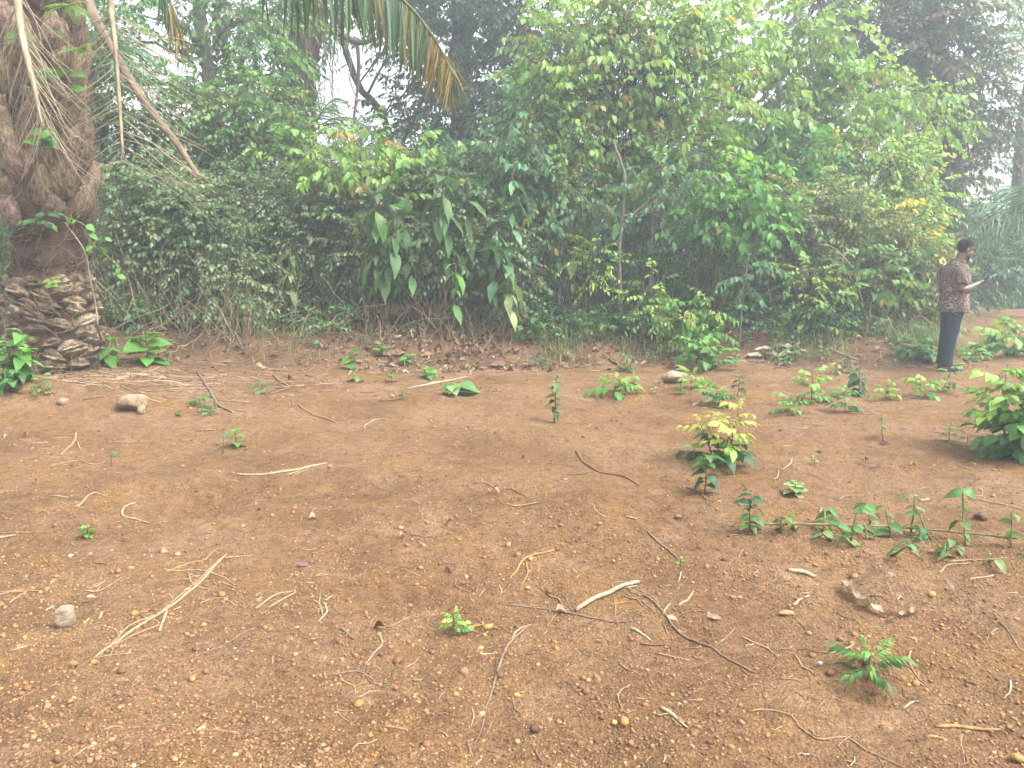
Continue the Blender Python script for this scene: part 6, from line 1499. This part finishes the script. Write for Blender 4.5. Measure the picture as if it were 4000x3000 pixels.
# fallen leaves along the bank
DRYC = np.array([(.29, .20, .125), (.24, .155, .095), (.34, .25, .165), (.19, .105, .07), (.26, .15, .10), (.16, .10, .065), (.30, .22, .16)])
_lv = Bag()
DRYL = [leaf_shape(1, .42 + .12 * k / 5, .25 + .12 * k, .15 + .12 * k, 2, wave=.03 * k) for k in range(5)]
def dry_leaf(x, y, L, bag):
    V, F = DRYL[rng.integers(0, 5)]; a = rng.random() * 6.28; p = np.array((x, y, H(x, y) + .015 + .03 * rng.random()))
    d = np.array((math.cos(a), math.sin(a), .35 * rng.random()))
    bag.add(xf(V, p, d, UP + (rng.random(3) - .5) * 1.1, L), F, DRYC[rng.integers(0, len(DRYC))] * (.55 + .5 * rng.random()))
for k in range(1500):
    u = rng.random()
    if u < .45: x = rng.normal(-1.0, 1.1)
    elif u < .7: x = rng.normal(3.5, 1.6)
    else: x = rng.uniform(-6, 6.9)
    y = float(edge_y(np.array([x]))[0]) - .35 + .55 * rng.normal()
    dry_leaf(x, y, .04 + .10 * rng.random() ** 1.5, _lv)
for k in range(170):
    y = rng.uniform(3, 12); x = (rng.random() * 2 - 1) * .68 * y
    dry_leaf(x, y, .02 + .05 * rng.random(), _lv)
tag(_lv.obj('leaf_litter', M_DRY), 'dry curled fallen leaves along the foot of the bank', 'leaf litter', kind='stuff')

# a few large fallen leaves that stand out
for px, py, Lp, c, lab in ((1290, 1225, 62, (.26, .11, .07), 'reddish brown dead leaf caught in the stems of the thicket'), (1545, 1390, 95, (.30, .15, .11), 'big pinkish fallen leaf on the bank below the large leaved plants'),
                           (1665, 1392, 70, (.33, .18, .12), 'pink brown fallen leaf right of the big pinkish one'), (1950, 1430, 80, (.28, .13, .11), 'dull red fallen leaf at the foot of the bank'),
                           (3455, 1738, 42, (.10, .035, .035), 'dark maroon curled leaf below the thin stemmed seedling'), (3525, 1682, 30, (.20, .08, .05), 'small rust leaf right of the thin stemmed seedling'),
                           (3790, 1628, 52, (.24, .10, .06), 'brown curled leaf left of the big leafy bush at the right edge'), (3672, 1692, 52, (.22, .10, .07), 'brown dead leaf beside the small round leaved seedling'),
                           (2330, 1678, 24, (.14, .04, .04), 'tiny dark red leaf alone in the open soil'), (2735, 2580, 26, (.26, .10, .07), 'small curled red brown leaf below the crooked root'),
                           (3425, 2715, 46, (.17, .07, .05), 'dark crumpled leaf in the hollow below the ferny seedling'), (2790, 2425, 60, (.30, .17, .12), 'narrow pinkish dead leaf along the crooked root'),
                           (1180, 2230-15, 50, (.22, .15, .13), 'grey mauve dead leaf on the gravel left of centre'), (3640, 2160, 42, (.27, .13, .09), 'rust dead leaf under the runner shoots')):
    g = G(px, py); L = Lp * axial(g) / FOCAL
    V, F = leaf_shape(1, .42, .18, .08, 5, wave=.035)
    a = rng.random() * .8 - .4 + (math.pi if rng.random() < .5 else 0)
    lift = .28 if 'caught' in lab else .012
    p = g + (-math.cos(a) * L * .5, 0, lift)
    o = obj('fallen_leaf', xf(V, p, (math.cos(a), math.sin(a) * .6, .15), UP + np.array((0, -.5, 0)), L), F, M_DRY_OBJ, origin=p, color=tuple(np.array(c) * (.7, .75, .75)))
    tag(o, lab, 'leaf')

# pale dead leaf pile and the curled leaf sheath
def sheath(label, P, wpx, c, seed):
    C, r = lay(P, wpx / 2, lift=.2, k=5, wob=.1)
    n = len(C); T = np.gradient(C, axis=0); T /= np.linalg.norm(T, axis=1)[:, None]
    V = []; m = 7
    for i in range(n):
        s = nrm(np.cross(T[i], UP)); w = r * math.sin(math.pi * (.12 + .8 * i / (n - 1))) ** .7
        for j in range(m):
            q = (j / (m - 1) - .5) * 2
            V.append(C[i] + s * q * w * (1 - .2 * q * q) + UP * (q * q * w * .75 + .006 + .012 * rng.random() + .01 * math.sin(i * 1.3 + q * 2)))
    i = (np.arange(n - 1)[:, None] * m + np.arange(m - 1)[None]).ravel()
    F = np.concatenate([np.stack([i, i + 1, i + 1 + m], 1), np.stack([i, i + 1 + m, i + m], 1)])
    o = obj('leaf_sheath', V, F, M_DRY_OBJ, origin=C[0], color=c, smooth=True)
    return tag(o, label, 'leaf sheath')
sheath('long curled pale leaf sheath lying in the soil at the right', [(3285, 2292), (3340, 2340), (3400, 2385), (3490, 2425)], 74, (.27, .20, .14), 1)
sheath('crumpled tan sheath end beside the long curled leaf sheath', [(3500, 2412), (3545, 2410), (3590, 2392)], 36, (.27, .19, .12), 2)
for k, (px, py, Lp) in enumerate(((2945, 1400, 95), (3010, 1398, 120), (3080, 1398, 110), (3060, 1372, 95), (3110, 1362, 90), (2990, 1385, 80), (3130, 1395, 60))):
    g = G(px, py); L = Lp * axial(g) / FOCAL; V, F = leaf_shape(1, .30, .3, .15, 4, wave=.04); a = (k * 1.9) % 6.28
    o = obj('dead_leaf', xf(V, g + (0, 0, .03 + .01 * k) - .4 * L * np.array((math.cos(a), math.sin(a), 0)), (math.cos(a), math.sin(a), .12), UP + np.array((0, -.4, 0)), L), F, M_DRY_OBJ, origin=g, color=(.30, .25, .185))
    tag(o, 'long bleached dead leaf in the pale heap behind the light green seedlings', 'leaf', 'pale heap of dead leaves')

# ================================================================== haze volume, added to stand in for lens veil and lift the darks
def haze_box():
    V = np.array([(x, y, z) for x in (-60, 60) for y in (-4, 62) for z in (-3, 22)], float)
    F = [(0, 1, 3), (0, 3, 2), (4, 6, 7), (4, 7, 5), (0, 4, 5), (0, 5, 1), (2, 3, 7), (2, 7, 6), (0, 2, 6), (0, 6, 4), (1, 5, 7), (1, 7, 3)]
    m, n, out = new_mat('haze'); v = n.nodes.new('ShaderNodeVolumePrincipled')
    v.inputs['Color'].default_value = (.86, .96, 1.0, 1); v.inputs['Density'].default_value = .0078; v.inputs['Anisotropy'].default_value = .35
    n.links.new(v.outputs[0], out.inputs['Volume'])
    return tag(obj('haze', V, F, m), 'thin pale haze added in place of lens veil', 'haze', kind='stuff')
haze_box()
